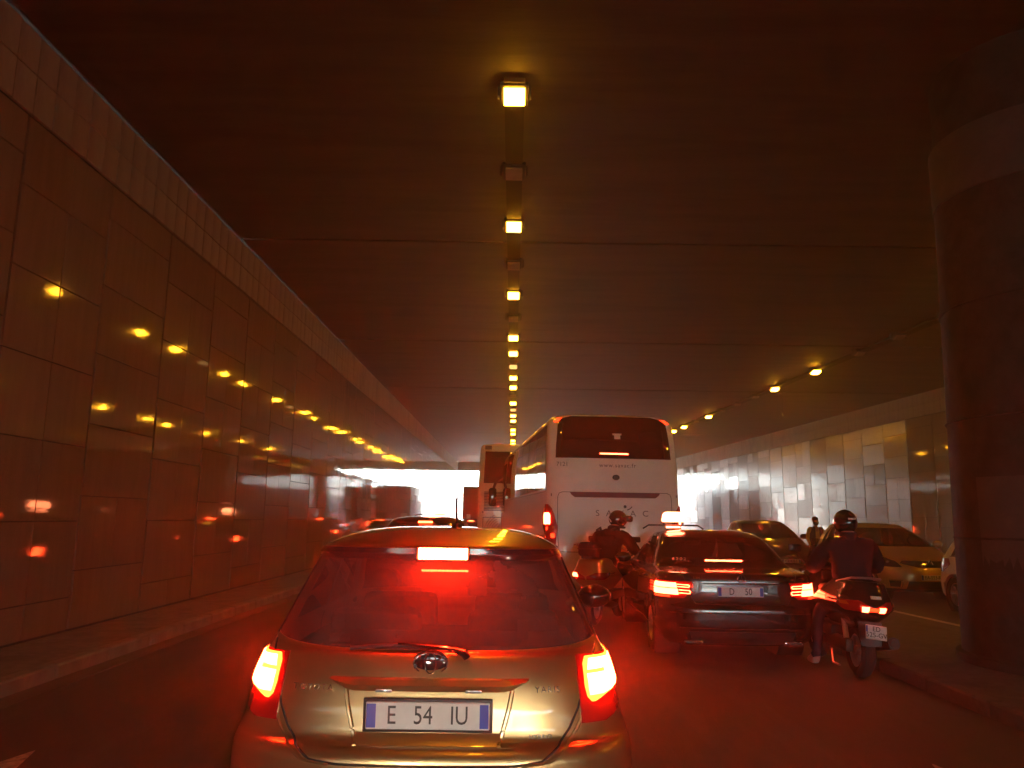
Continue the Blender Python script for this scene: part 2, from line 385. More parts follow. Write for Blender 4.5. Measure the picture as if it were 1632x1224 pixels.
    def patch(s, name, rows, mat, parent, off=.004, nu=8, nv=8, front=False, thick=.012):
        """rows: [(z, a, b)] ; a,b numbers = x position, or ('v', value). Piece following the skin, standing proud of it."""
        rows = sorted(rows, key=lambda r: r[0]); zs = [r[0] for r in rows]
        def ev(k, z):
            i = 0
            while i < len(zs)-2 and z > zs[i+1]: i += 1
            t = (z-zs[i])/(zs[i+1]-zs[i]); u = s.u_of_z(z)
            def cv(q): return q[1] if isinstance(q, tuple) else s.v_of_x(u, q, front)
            return cv(rows[i][k])*(1-t)+cv(rows[i+1][k])*t
        bm = bmesh.new(); zz = []
        for i in range(len(zs)-1):
            m = max(1, int(round(nu*(zs[i+1]-zs[i])/(zs[-1]-zs[0])))); zz += [zs[i]+(zs[i+1]-zs[i])*k/m for k in range(m)]
        zz.append(zs[-1]); top = []; bot = []
        for z in zz:
            a, b = ev(1, z), ev(2, z); u = s.u_of_z(z); rt = []; rb = []
            for k in range(nv+1):
                v = a+(b-a)*k/nv; p = s.P(u, v); n = s.N(u, v)
                rt.append(bm.verts.new(p+n*off)); rb.append(bm.verts.new(p-n*thick))
            top.append(rt); bot.append(rb)
        m = len(zz)-1
        for i in range(m):
            for k in range(nv):
                bm.faces.new((top[i][k], top[i][k+1], top[i+1][k+1], top[i+1][k]))
            bm.faces.new((top[i][0], top[i+1][0], bot[i+1][0], bot[i][0])); bm.faces.new((top[i][nv], bot[i][nv], bot[i+1][nv], top[i+1][nv]))
        for k in range(nv):
            bm.faces.new((top[0][k], bot[0][k], bot[0][k+1], top[0][k+1])); bm.faces.new((top[m][k], top[m][k+1], bot[m][k+1], bot[m][k]))
        return build(name, bm, mat, parent, ang=50)
    def seam(s, name, pts, mat, parent, r=.003, off=0, front=False, n=6):
        """pts [(z, x)] or [(z, ('v',v))] polyline on the skin"""
        q = []
        for (z0, a0), (z1, a1) in zip(pts, pts[1:]):
            for i in range(n):
                t = i/n; z = z0+(z1-z0)*t; u = s.u_of_z(z)
                def cv(a): return a[1] if isinstance(a, tuple) else s.v_of_x(u, a, front)
                v = cv(a0)*(1-t)+cv(a1)*t; q.append(s.P(u, v)+s.N(u, v)*off)
        z1, a1 = pts[-1]; u = s.u_of_z(z1); v = a1[1] if isinstance(a1, tuple) else s.v_of_x(u, a1, front); q.append(s.P(u, v)+s.N(u, v)*off)
        return tube(name, q, r, mat, parent, 6)
def skin_text(B, parent, s, z, x, size, mat, off=.004, sx=1, spacing=1, v=None, name='lettering'):
    u = B.u_of_z(z); v = B.v_of_x(u, x) if v is None else v; P = B.P(u, v); N = B.N(u, v)
    up = Vector((0, 0, 1)); Y = (up-N*up.dot(N)).normalized(); X = Y.cross(N)
    o = text(name, s, size, mat, parent, P+N*off, (0, 0, 0), .0015, sx=sx, spacing=spacing)
    o.rotation_euler = Matrix((X, Y, N)).transposed().to_euler(); return o
REAR_V = [0, .012, .035, .065, .1, .14, .18, .23, .29, .36, .43, .5, .57, .64, .7, .76, .82, .88, .94]
def vlist(extra=(), ns=30, front=None):
    f = [3-x for x in (REAR_V if front is None else front)][::-1]
    v = REAR_V+[1+i/ns for i in range(ns+1)]+f
    return sorted(set([round(x, 5) for x in v]+[round(x, 5) for x in extra]))
def wheel(parent, x, y, r=.32, w=.21, spokes=10, cap='alloy'):
    sg = 1 if x > 0 else -1
    bm = bmesh.new()
    prof = [(r*.64, -w/2+.01), (r*.72, -w/2), (r*.93, -w/2+.005), (r*.99, -w/2+.03), (r, -w*.2), (r, w*.2), (r*.99, w/2-.03), (r*.93, w/2-.005), (r*.72, w/2), (r*.64, w/2-.01), (r*.62, 0)]
    alathe(bm, prof+[prof[0]], 32, Matrix.Rotation(pi/2, 4, 'Y'))
    wh = build('wheel', bm, M['rubber'], parent, loc=(x-sg*w/2, y, r))
    bm = bmesh.new()
    T = Matrix.Rotation(sg*pi/2, 4, 'Y')
    alathe(bm, [(.001, w*.28), (r*.1, w*.3), (r*.16, w*.28), (r*.17, w*.2)], 20, T)
    alathe(bm, [(r*.65, -w*.3), (r*.65, w*.42), (r*.6, w*.44), (r*.57, w*.36), (r*.57, -w*.3)], 32, T)
    for k in range(spokes):
        a = 2*pi*k/spokes
        abox(bm, (r*.36, 0, w*.26), (r*.46, r*.075, w*.12), .006, 1, T @ Matrix.Rotation(a, 4, 'Z'))
    build('rim', bm, M[cap], wh)
    bm = bmesh.new(); acyl(bm, r*.58, r*.58, .02, 24, Matrix.Rotation(pi/2, 4, 'Y')); build('brake_disc', bm, M['steel_dk'], wh, loc=(-sg*w*.1, 0, 0))
    return wh
def well(parent, y, r, w, x):
    for sg in (-1, 1):
        bm = bmesh.new(); T = Matrix.Translation((sg*(x-.17), y, r*.9)) @ Matrix.Rotation(pi/2, 4, 'Y')
        acyl(bm, r*1.12, r*1.12, .3, 28, T)
        fs = [f for f in bm.faces if len(f.verts) > 4 and abs(f.calc_center_median().x) > x-.1]
        bmesh.ops.delete(bm, geom=fs, context='FACES'); build('wheel_arch_liner', bm, M['black'], parent)
def seats(parent, ys, z=.32, hw=.36, h=.95, mat='fabric_seat', head=.22):
    for y in ys:
        for sg in (-1, 1):
            bm = bmesh.new()
            abox(bm, (0, 0, .12), (.5, .5, .2), .05); abox(bm, (0, -.2, .42), (.48, .13, .56), .05, 2, Matrix.Rotation(R(8), 4, 'X'))
            se = build('seat', bm, M[mat], parent, loc=(sg*hw, y, z))
            bm = bmesh.new(); abox(bm, (0, 0, 0), (.26, .1, head), .04, 2)
            atube(bm, [(-.06, 0, -head/2), (-.06, 0, -head/2-.08)], .008); atube(bm, [(.06, 0, -head/2), (.06, 0, -head/2-.08)], .008)
            build('headrest', bm, M[mat], se, loc=(0, -.3, h-z+.02))
def plate(parent, loc, txt, face=FACE_BACK, w=.52, h=.11, two=None, rot=None, size=None):
    p = box('number_plate', loc, (w, .012, h), M['plate'], parent, .004, 1)
    if rot: p.rotation_euler = rot
    sg = -1 if face is FACE_BACK else 1
    bh = h if not two else h*.5; bz = 0 if not two else h*.22
    lx = -w*.455 if sg < 0 else w*.455
    box('euro_band', (lx, sg*.0065, bz), (w*.075, .003, bh*.86), M['plate_blue'], p)
    if not two: box('region_band', (-lx, sg*.0065, 0), (w*.07, .003, h*.86), M['plate_blue'], p)
    sz = size or h*.95
    if not txt and not two: return p
    if two:
        text('lettering', two[0], sz, M['ink'], p, (0, sg*.007, h*.22), face); text('lettering', two[1], sz, M['ink'], p, (0, sg*.007, -h*.2), face)
    else:
        text('lettering', txt, sz, M['ink'], p, (0, sg*.007, 0), face, sx=.8)
    return p

# ------------------------------------------------------------------ structure
CEIL = 7.0; LW = -5.55; Y0, Y1 = -64.0, 80.0
def RX(y): return 19.4-.0694*y          # face of the right-hand wall
def LX(y): return 10.7-.055*(y-27.8)     # right-hand lamp row
def sheet(name, pts, z, mat, kind='structure', div=0):
    bm = bmesh.new(); vs = [bm.verts.new((x, y, z)) for x, y in pts]; bm.faces.new(vs)
    o = build(name, bm, mat, smooth=False); tag(o, kind=kind); return o
sheet('ground', [(-500, -600), (500, -600), (500, 900), (-500, 900)], -.06, pbr('ground_earth', (.22, .2, .16), .9, var=.3, scale=.2))
r = sheet('road', [(-4.45, -120), (4.05, -120), (4.05, 220), (-4.45, 220)], 0, M['asphalt'])
r2 = sheet('road_right', [(6.3, -120), (22.5, -120), (5.6, 220), (5.6, 220), (5.6, 220)][:3]+[(6.3, 220)], -.004, M['asphalt'])
# left pavement: slab + kerb stones
pl = box('pavement_left', (-5.06, 30, -.02), (1.0, 160, .28), M['pave']); tag(pl, kind='structure')
ks = None
def kerb_run(parent, x, y0, y1, L=1.0, w=.16, h=.125, mk='kerb'):
    bm = bmesh.new(); abox(bm, (0, 0, 0), (w, L-.012, h+.1), .018, 1); me = None
    y = y0; i = 0
    first = build('kerb_stone', bm, M[mk], parent, loc=(x, y+L/2, (h-.1)/2)); 
    while y+L*1.5 < y1:
        y += L; i += 1; c = first.copy(); link(c, parent); c.location = (x+random.uniform(-.004, .004), y+L/2, (h-.1)/2+random.uniform(-.004, .003))
kerb_run(pl, 0, -24-30, 46, h=.135)
pl.children[0]
for c in pl.children: c.location.x += .58; c.location.z += .02
# gutter channel in front of the left kerb
g = box('gutter', (-4.26, 30, .003), (.22, 160, .006), pbr('gutter_concrete', (.15, .135, .115), .75, var=.3, scale=8, bump=.4, dirt=(.06, .055, .05), dirt_amt=.8, dscale=2, stretch=(1, .3, 1))); tag(g, kind='structure')
# median island carrying the columns
isl = box('traffic_island', (5.2, 23, -.02), (2.05, 122, .27), M['pave_dk']); tag(isl, kind='structure')
kerb_run(isl, -1.1, -26, 34, h=.135, mk='kerb_dk')
for c in isl.children: c.location.z += .02
# road markings
def arrow(x, y, label):
    bm = bmesh.new()
    abox(bm, (0, 0, 0), (.15, 3.0, .005)); 
    a = [bm.verts.new((px, py, pz)) for pz in (-.0025, .0025) for px, py in ((-.36, 1.3), (.36, 1.3), (0, 2.6))]
    bm.faces.new(a[:3]); bm.faces.new(a[3:])
    for i in range(3): bm.faces.new((a[i], a[(i+1) % 3], a[3+(i+1) % 3], a[3+i]))
    o = build('lane_arrow', bm, M['paintw'], smooth=False, loc=(x, y, .0065)); tag(o, label, 'road marking', 'white lane arrows on the asphalt')
arrow(-3.2, 3.05, 'worn white lane arrow on the asphalt beside the left pavement')
arrow(2.84, 3.05, 'worn white lane arrow on the asphalt beside the column island')
for i, (a, b, c, d) in enumerate([(7.35, 8, 6.9, 16), (6.85, 17.2, 6.4, 30)]):
    bm = bmesh.new(); vs = [bm.verts.new(p) for p in ((a, b, .004), (a+.14, b, .004), (c+.14, d, .004), (c, d, .004))]; bm.faces.new(vs)
    tag(build('edge_line', bm, M['paintw'], smooth=False), 'worn white edge line on the far carriageway '+('beside the column' if i == 0 else 'in front of the parked vans'), 'road marking')

# cladding walls -------------------------------------------------
def panel_mesh(w, h, mat, t=.04, g=.012):
    bm = bmesh.new(); g = .052 if w > 1.5 else .010; gh = .012 if mat.name == 'granite_polished' else .016; abox(bm, (0, 0, 0), (t, w-g, h-gh), .004, 1)
    bmesh.ops.recalc_face_normals(bm, faces=bm.faces[:]); me = bpy.data.meshes.new('cladding_panel'); bm.to_mesh(me); bm.free(); me.materials.append(mat); return me
pcache = {}
def pm(w, h, mk):
    k = (round(w, 2), round(h, 2), mk)
    if k not in pcache: pcache[k] = panel_mesh(w, h, M[mk])
    return pcache[k]
def put(me, name, parent, loc, rz=0, ry=0):
    o = bpy.data.objects.new(name, me); link(o, parent); o.location = loc; o.rotation_euler = (0, ry, rz); return o
STEP = 1.9; PH = .94; BANDZ = 6.04
def cladding(parent, origin, dirv, inward, n0, n1, kinds, z_off, band_objs, wob=.0012):
    rz = atan2(dirv.y, dirv.x)-pi/2; rnd = random.Random(3)
    fl = bmesh.new(); nb = 0
    for n in range(n0, n1):
        s0 = n*STEP; zc = z_off[n % len(z_off)]
        zz = [.14]+[z for z in [zc+PH*k for k in range(-1, 8)] if .3 < z < BANDZ-.22]+[BANDZ-.008]
        mk0 = kinds(n, rnd)
        for a, b in zip(zz, zz[1:]):
            mk = mk0 if rnd.random() < .75 else kinds(n, rnd)
            split = rnd.random() < .42
            for (ws, off) in (((STEP, STEP/2),) if not split else ((STEP/2-.015, STEP*.25+.0075), (STEP/2-.015, STEP*.75-.0075))):
                p = origin+dirv*(s0+off)+inward*(-.02+rnd.uniform(-.003, .003))
                o = put(pm(ws, b-a, mk), 'cladding_panel', parent, (p.x, p.y, (a+b)/2), rz+rnd.uniform(-wob, wob), rnd.uniform(-wob, wob))
        # concrete band: two rows of five fluted strips
        for k in range(5):
            for j in range(2):
                p = origin+dirv*(s0+STEP*(k+.5)/5)+inward*(.01+.006*(k % 2)); sz = (.05, STEP/5-.014, .465); cz = BANDZ+.24+j*.48
                if n in band_objs:
                    key = ('band',)
                    if key not in pcache:
                        bm = bmesh.new(); abox(bm, (0, 0, 0), sz, .006, 1); bmesh.ops.recalc_face_normals(bm, faces=bm.faces[:]); me = bpy.data.meshes.new('band_slab'); bm.to_mesh(me); bm.free(); me.materials.append(M['band']); pcache[key] = me
                    put(pcache[key], 'band_slab', parent, (p.x, p.y, cz), rz); nb += 1
                else:
                    abox(fl, (0, 0, 0), sz, 0, 1, Matrix.Translation((p.x, p.y, cz)) @ Matrix.Rotation(rz, 4, 'Z'))
    o = build('band_slabs_far', fl, M['band'], parent, smooth=False); tag(o, kind='stuff')
lw = thing('tunnel_wall', 'long tunnel wall of polished brown stone panels along the left pavement', 'wall')
box('backing', (LW-.34, (Y0+Y1)/2, 3.5), (.6, Y1-Y0, 7.0), M['joint'], lw)
NL0 = -2
cladding(lw, Vector((LW, 2.62, 0)), Vector((0, 1, 0)), Vector((1, 0, 0)), NL0, 40, lambda n, r: 'granite', (.86, .54), range(0, 12), .0035)
rear = bmesh.new(); abox(rear, (LW-.02, (Y0-1.2)/2, 3.5), (.04, -1.2-Y0, 7), 0); build('rear_facing_slab', rear, M['granite'], lw)
rw = thing('tunnel_wall', 'far tunnel wall with reflective grey panels behind the parked vans', 'wall')
o0 = Vector((RX(0), 0, 0)); dv = (Vector((RX(80), 80, 0))-o0).normalized(); inn = Vector((-dv.y, dv.x, 0))
bm = bmesh.new(); T = Matrix.Translation(o0+dv*21-inn*.35) @ Matrix.Rotation(atan2(dv.y, dv.x)-pi/2, 4, 'Z'); abox(bm, (0, 0, 3.5), (.6, 119, 7), 0, 1, T)
build('backing', bm, M['joint'], rw)
def rk(n, r):
    if n*STEP < 34: return 'granite'
    return r.choice(['granite_b', 'granite_c', 'granite_c', 'granite_b'])
cladding(rw, o0, dv, inn, 11, 42, rk, (.74, .5, .9), range(15, 24), .010)
bm = bmesh.new(); abox(bm, (0, 0, 3.5), (.04, 60, 7), 0, 1, Matrix.Translation(o0+dv*(20.85-30)-inn*.02) @ Matrix.Rotation(atan2(dv.y, dv.x)-pi/2, 4, 'Z')); build('near_slab', bm, M['granite'], rw)

# ceiling: concrete slabs 9 m long with open joints, beam joint lines, portal lintels
ce = box('ceiling', (7.0, (Y0+Y1)/2, CEIL+.45), (27, Y1-Y0, .6), M['joint']); tag(ce, kind='structure')
y = -57.0; slab_me = None
while y < Y1-1:
    L = min(9.0, Y1-y)
    for sx, wx in ((7.5, 26),):
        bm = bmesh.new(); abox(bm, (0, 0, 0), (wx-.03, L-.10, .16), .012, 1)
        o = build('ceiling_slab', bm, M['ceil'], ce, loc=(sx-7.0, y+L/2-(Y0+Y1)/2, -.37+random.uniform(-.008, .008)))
    y += L
for nm, yy, lab in (('portal_beam', Y1-.5, 'deep concrete lintel over the bright tunnel mouth'),):
    b = box(nm, (6.5, yy, 6.6), (26, .8, .85), M['concrete_lt'], bev=.02); tag(b, lab, 'beam')
# cover above so no daylight leaks in
cov = box('tunnel_roof', (7, (Y0+Y1)/2, CEIL+1.0), (40, Y1-Y0+2, .5), M['concrete_lt']); tag(cov, kind='structure')
# open cutting beyond the exit and behind the entrance
for nm, x, y, L, lab in (('retaining_wall', LW-.3, 130, 98, 'pale retaining wall of the open cutting past the tunnel mouth on the left'),
                       ('retaining_wall', 14.5, 130, 98, 'pale retaining wall of the open cutting past the tunnel mouth on the right'),
                       ('retaining_wall', LW-.3, -80, 82, 'pale retaining wall of the cutting behind the viewer on the left'),
                       ('retaining_wall', 22, -80, 82, 'pale retaining wall of the cutting behind the viewer on the right')):
    o = box(nm, (x, y, 2.6), (.6, L, 5.2), M['concrete_lt'], bev=.02); tag(o, lab, 'wall')

# column at the right
col = thing('concrete_column', 'massive round concrete column with pale band near its top on the island', 'column', (6.15, 8.8, 0))
def colpart(name, prof, mat):
    bm = bmesh.new(); alathe(bm, prof, 96); bmesh.ops.holes_fill(bm, edges=bm.edges[:], sides=200); return build(name, bm, mat, col)
Rc = 1.14
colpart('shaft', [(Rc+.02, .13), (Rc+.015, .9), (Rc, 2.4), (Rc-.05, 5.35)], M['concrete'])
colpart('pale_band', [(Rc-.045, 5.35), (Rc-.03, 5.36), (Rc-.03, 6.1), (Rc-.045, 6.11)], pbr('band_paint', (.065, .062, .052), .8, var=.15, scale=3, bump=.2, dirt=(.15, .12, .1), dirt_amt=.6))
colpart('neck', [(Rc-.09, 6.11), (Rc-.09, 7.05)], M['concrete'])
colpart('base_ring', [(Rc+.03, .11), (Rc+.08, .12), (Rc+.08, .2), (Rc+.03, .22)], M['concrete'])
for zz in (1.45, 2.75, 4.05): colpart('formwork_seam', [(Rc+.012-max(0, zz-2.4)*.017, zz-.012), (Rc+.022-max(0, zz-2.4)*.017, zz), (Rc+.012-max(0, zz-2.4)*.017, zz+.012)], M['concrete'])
# painted-over rectangle on the shaft
bm = bmesh.new()
aa = [R(-170+70*i/16) for i in range(17)]
ring = [[bm.verts.new(((Rc+.012)*cos(a), (Rc+.012)*sin(a), z)) for a in aa] for z in (.75, 1.3, 2.1)]
for i in range(2):
    for k in range(16): bm.faces.new((ring[i][k], ring[i][k+1], ring[i+1][k+1], ring[i+1][k]))
build('paint_patch', bm, pbr('patch_paint', (.062, .06, .052), .8, var=.12, scale=3, dirt=(.14, .12, .1), dirt_amt=.7), col)

# ------------------------------------------------------------------ ceiling lamps
NTH = ['first', 'second', 'third', 'fourth', 'fifth', 'sixth', 'seventh', 'eighth', 'ninth', 'tenth', 'eleventh', 'twelfth']
def lamp(x, y, state, label, group, side=False):
    t = thing('ceiling_lamp', label, 'lamp', (x, y, CEIL), 0, group)
    bm = bmesh.new(); abox(bm, (0, .03, -.06), (.36, .36, .10), .02); abox(bm, (0, .25, -.06), (.2, .12, .10), .01)
    build('housing', bm, M['steel_dk'], t)
    for sx in (-.2, .2): box('bracket', (sx, .05, -.08), (.025, .08, .18), M['steel_dk'], t)
    mat = {'on': 'sodium', 'dim': 'sodium_lo', 'off': 'unlit'}[state]
    bm = bmesh.new(); abox(bm, (0, 0, -.01), (.265, .275, .05), .012); T = Matrix.Rotation(R(-28), 4, 'X')
    if side and state == 'on': mat = 'sodium_side'
    ln = build('lens', bm, M[mat], t, loc=(0, -.03, -.15), rot=(R(-14), 0, 0))
    bm = bmesh.new(); abox(bm, (0, 0, .03), (.34, .36, .05), .01); fr = build('lens_frame', bm, M['steel_dk'], ln)
    return t
PAT = ['on', 'off', 'on', 'off', 'on', 'off', 'on', 'on', 'dim', 'on', 'on', 'off', 'on', 'dim', 'on', 'on', 'off', 'on', 'on', 'off', 'on', 'on', 'dim', 'on', 'on', 'on', 'off', 'on', 'on', 'on', 'on']
cnt = {'on': 0, 'off': 0, 'dim': 0}; WORD = {'on': 'lit', 'off': 'unlit', 'dim': 'faintly lit'}
for k in range(-12, 31):
    y = 9.24+k*2.265
    if k < 0:
        if k in (-4, -12): lamp(-.05, y, 'on', 'lit floodlight on the ceiling behind the viewer', 'ceiling floodlights behind the viewer')
        continue
    st = PAT[k]; n = cnt[st]; cnt[st] += 1
    lab = f'{WORD[st]} ceiling floodlight, {NTH[n]} {WORD[st]} one from the viewer in the middle row' if n < 12 else 'tiny lit floodlight near the tunnel mouth at the far end of the middle row'
    lamp(-.05, y, st, lab, 'floodlights in the middle ceiling row')
M['soot'] = pbr('sooty_steel', (.012, .010, .008), .9)
tr = box('cable_tray', (-.05, 44, CEIL-.05), (.26, 70, .06), M['soot']); tag(tr, 'dark cable tray on the ceiling carrying the middle row of floodlights', 'cable tray')
cnt = {'on': 0, 'off': 0, 'dim': 0}
PR = {17.5: 'on', 27.6: 'on', 31.4: 'on', 40.3: 'on', 45.0: 'on', 47.3: 'on', 52: 'on', 58: 'on', 64: 'on'}
ys = sorted(list(PR)+[17.5, 19.8, 22.1, 24.4, 33.6, 35.9, 38.1, 42.6, 49.6, 55])
for y in ys:
    st = PR.get(y, 'off'); n = cnt[st]; cnt[st] += 1
    lamp(LX(y), y, st, f'{WORD[st]} ceiling floodlight, {NTH[n]} {WORD[st]} one from the column in the far right row', 'floodlights in the right ceiling row', True)
for y in (-20, -8, 2, 8, 12, 15): lamp(LX(y), y, 'on', 'lit floodlight on the right side ceiling hidden past the column', 'side floodlights hidden past the column', True)
bm = bmesh.new(); T = Matrix.Translation((LX(38)+.1, 38, CEIL-.06)) @ Matrix.Rotation(math.atan(.055), 4, 'Z'); abox(bm, (0, 0, 0), (.3, 48, .06), 0, 1, T)
tag(build('cable_tray', bm, M['soot']), 'dark cable tray on the ceiling carrying the right row of floodlights', 'cable tray')
# loose wire hanging from the second right lamp
tag(tube('hanging_wire', [(LX(31.4)+.22, 31.3, 6.72), (LX(31.4)+.25, 31.3, 6.4), (LX(31.4)+.24, 31.3, 6.0), (LX(31.4)+.25, 31.3, 5.75)], .012, M['chrome']), 'loose wire hanging straight down from a lit lamp on the right', 'wire')

# ------------------------------------------------------------------ the hatchback in front
def hatchback():
    t = thing('hatchback_car', 'champagne hatchback with its brake lights lit filling the middle of the road', 'car', (-.345, 3.42, 0), R(.4))
    #        z    w    yr   Lr  nr   yf    Lf  nf
    rows = [(.20, .74, .16, .40, 3.4, 3.78, .45, 3),
            (.30, .80, .06, .42, 3.4, 3.86, .50, 3),
            (.46, .905, .00, .48, 3.0, 3.92, .55, 2.8),
            (.60, .90, .00, .48, 3.0, 3.93, .60, 2.6),
            (.655, .888, .03, .46, 3.0, 3.92, .60, 2.6),
            (.675, .882, .075, .42, 3.1, 3.90, .60, 2.6),
            (.80, .842, .095, .42, 3.2, 3.72, .60, 2.6),
            (.90, .818, .115, .42, 3.2, 3.25, .60, 2.6),
            (.985, .79, .15, .42, 3.2, 2.95, .55, 2.8, -.012),
            (1.03, .772, .175, .42, 3.2, 2.82, .50, 3, .02),
            (1.075, .752, .20, .42, 3.3, 2.75, .48, 3.2, .055),
            (1.22, .685, .27, .40, 3.5, 2.42, .45, 3.4, .02),
            (1.40, .602, .355, .38, 3.8, 2.05, .40, 3.6, 0),
            (1.425, .595, .36, .38, 3.8, 2.0, .40, 3.6, 0),
            (1.43, .592, .285, .36, 3.4, 1.98, .40, 3.6, 0),
            (1.455, .575, .285, .36, 3.2, 1.9, .40, 3.4, 0),
            (1.487, .53, .36, .36, 2.8, 1.72, .36, 3, 0),
            (1.525, .42, .62, .34, 2.5, 1.50, .3, 2.6, 0),
            (1.543, .25, .88, .2, 2.2, 1.28, .16, 2.2, 0),
            (1.547, .02, 1.06, .01, 2, 1.1, .01, 2, 0)]
    B = Body(rows)
    VR, VC, VB, VA = .86, 1.02, 1.52, 1.97
    vs = vlist((VR, VC, 1.1, VB-.02, VB+.02, VA, 2.1, 1.9))
    def zone(u, v, c):
        if 9.999 < u < 12:
            if v < VR: return 'rear_window'
            if 10 < u and VC+.09 < v < VB-.02 or VB+.02 < v < VA: return 'side_window'
            if v > 2.1 and u > 10: return 'windscreen'
        if 12 < u < 15 and v < 1.02: return 'spoiler_lip'
        if u < .9: return 'bumper_skirt'
        return 'body'
    mats = {'spoiler_lip': M['gloss_black'], 'rear_window': M['glass_hero'], 'side_window': M['glass_dk'], 'windscreen': M['glass'], 'body': M['silver'], 'bumper_skirt': M['black']}
    wy = [(.68, .31), (3.15, .31)]
    B.shell(t, zone, mats, sub=4, vs=vs, wheels=wy, wr=.35)
    for y in (.68, 3.15):
        well(t, y, .31, 0, .84)
        for sg in (-1, 1): wheel(t, sg*.84, y, .31, .19, 8)
    box('underbody', (0, 2.0, .30), (1.35, 3.3, .18), M['black'], t)
    box('parcel_shelf', (0, .72, 1.0), (1.3, .72, .03), M['fabric_seat'], t)
    seats(t, (1.2, 2.15), .45, .36, .98)
    # tailgate seams, garnish, recess
    z_tg = [(1.045, .735), (.95, .70), (.88, .665), (.80, .64), (.72, .60), (.66, .55), (.612, .48), (.598, .36), (.596, 0)]
    for sg in (1, -1):
        B.seam('tailgate_gap', [(z, sg*x) for z, x in z_tg], M['joint'], t, .0055, -.001)
        B.seam('tailgate_highlight', [(z, sg*(x+.035)) for z, x in z_tg[2:-1]], M['silver'], t, .009, -.003)
        B.seam('bumper_gap', [(.845, ('v', sg*.70)), (.80, ('v', sg*.9)), (.76, ('v', sg*1.03))], M['joint'], t, .004, 0)
    # chrome-edged handle garnish: a crescent bar above the plate
    bm = bmesh.new(); n = 24; q0 = []
    for i in range(n+1):
        x = -.425+.85*i/n; e = abs(x)/.425
        top = .918; bot = .918-.052*(1-max(0, (e-.72)/.28)**2)
        if i in (0, n): bot = top-.006
        u = B.u_of_z(.9); yb = B.P(u, B.v_of_x(u, x)).y
        q0.append((x, yb, top, bot))
    va = [[bm.verts.new(p) for p in ((x, y+.02, tz), (x, y-.022, tz-.003), (x, y-.034, (tz+bz)/2), (x, y-.020, bz), (x, y+.02, bz))] for x, y, tz, bz in q0]
    for a, b in zip(va, va[1:]):
        for k in range(4): bm.faces.new((a[k], b[k], b[k+1], a[k+1]))
    bm.faces.new(va[0]); bm.faces.new(va[-1])
    build('tailgate_garnish', bm, M['silver'], t, ang=50)
    B.patch('plate_recess', [(.868, -.34, .34), (.66, -.30, .30)], M['silver'], t, off=-.004, thick=.0, nu=4, nv=14)
    for sg in (1, -1): B.seam('recess_edge', [(.872, sg*.355), (.80, sg*.34), (.72, sg*.318), (.66, sg*.30)], M['silver'], t, .010, .002)
    for sg in (-1, 1): box('plate_lamp', (sg*.19, .085, .872), (.07, .02, .014), M['clearlens'], t, .003)
    p = plate(t, (0, .072, .775), 'E   54   IU', w=.52, h=.11)
    fr = box('plate_holder', (0, .08, .775), (.545, .012, .135), M['black'], t, .004)
    # emblem
    eu = B.u_of_z(.975); ey = B.P(eu, 0).y-.012
    em = thing('emblem', None, None, (0, ey, .978)); em.parent = t
    def ell(nm, a, b, r, cz=0, y=0):
        o = tube(nm, [(a*cos(2*pi*i/40), y, cz+b*sin(2*pi*i/40)) for i in range(40)], r, M['chrome'], em, 8, True); return o
    bm = bmesh.new(); bmesh.ops.create_uvsphere(bm, u_segments=32, v_segments=12, radius=1, matrix=Matrix.Translation((0, .006, 0)) @ Matrix.Diagonal((.072, .012, .048, 1)))
    build('emblem_dish', bm, M['gloss_black'], em)
    ell('emblem_ring', .073, .049, .005); ell('emblem_ring', .024, .044, .0035, 0, -.008); ell('emblem_ring', .048, .017, .0035, .026, -.008)
    def on_skin(s, x, z, size, sp=1.0, mat='chrome'):
        skin_text(B, t, s, z, x, size, M[mat], .003, spacing=sp)
    on_skin('TOYOTA', -.50, .872, .036, 1.35); on_skin('YARIS', .505, .872, .036, 1.25); on_skin('HYBRID', .475, .69, .024, 1.25)
    # rear lamps: hot lens, rim, dark red lower housing
    for sg in (1, -1):
        V = lambda x: ('v', sg*x)
        B.patch('lamp_housing', [(.995, V(.50), V(1.10)), (.90, V(.47), V(1.11)), (.81, V(.46), V(1.06)), (.735, V(.445), V(.62))], M['redlens'], t, off=.006, nu=16, nv=14)
        rim = B.patch('rear_lamp', [(.985, V(.56), V(1.02)), (.96, V(.53), V(1.04)), (.885, V(.51), V(1.04)), (.872, V(.51), V(.97)), (.835, V(.515), V(.66)), (.815, V(.54), V(.565))], M['brake_rim'], t, off=.011, nu=16, nv=14)
        B.patch('brake_bulb_zone', [(.974, V(.58), V(.97)), (.936, V(.55), V(.98))], M['brake'], rim, off=.017, nu=6, nv=12)
        B.patch('brake_bulb_zone', [(.936, V(.72), V(.985)), (.922, V(.72), V(.985))], M['brake'], rim, off=.017, nu=2, nv=8)
        B.patch('brake_bulb_zone', [(.922, V(.54), V(.985)), (.888, V(.535), V(.985)), (.872, V(.53), V(.93)), (.840, V(.53), V(.64))], M['brake'], rim, off=.017, nu=8, nv=12)
        # door mirror
        bm = bmesh.new(); bmesh.ops.create_uvsphere(bm, u_segments=20, v_segments=12, radius=1, matrix=Matrix.Diagonal((.12, .10, .08, 1)))
        mr = build('door_mirror', bm, M['gloss_black'], t, loc=(sg*.96, 2.45, 1.05))
        tube('mirror_arm', [(-sg*.2, .02, -.05), (-sg*.06, 0, -.02)], .022, M['black'], mr)
        # side door seam
        B.seam('door_gap', [(1.03, ('v', sg*VB)), (.9, ('v', sg*VB)), (.6, ('v', sg*VB)), (.35, ('v', sg*(VB+.01)))], M['joint'], t, .004)
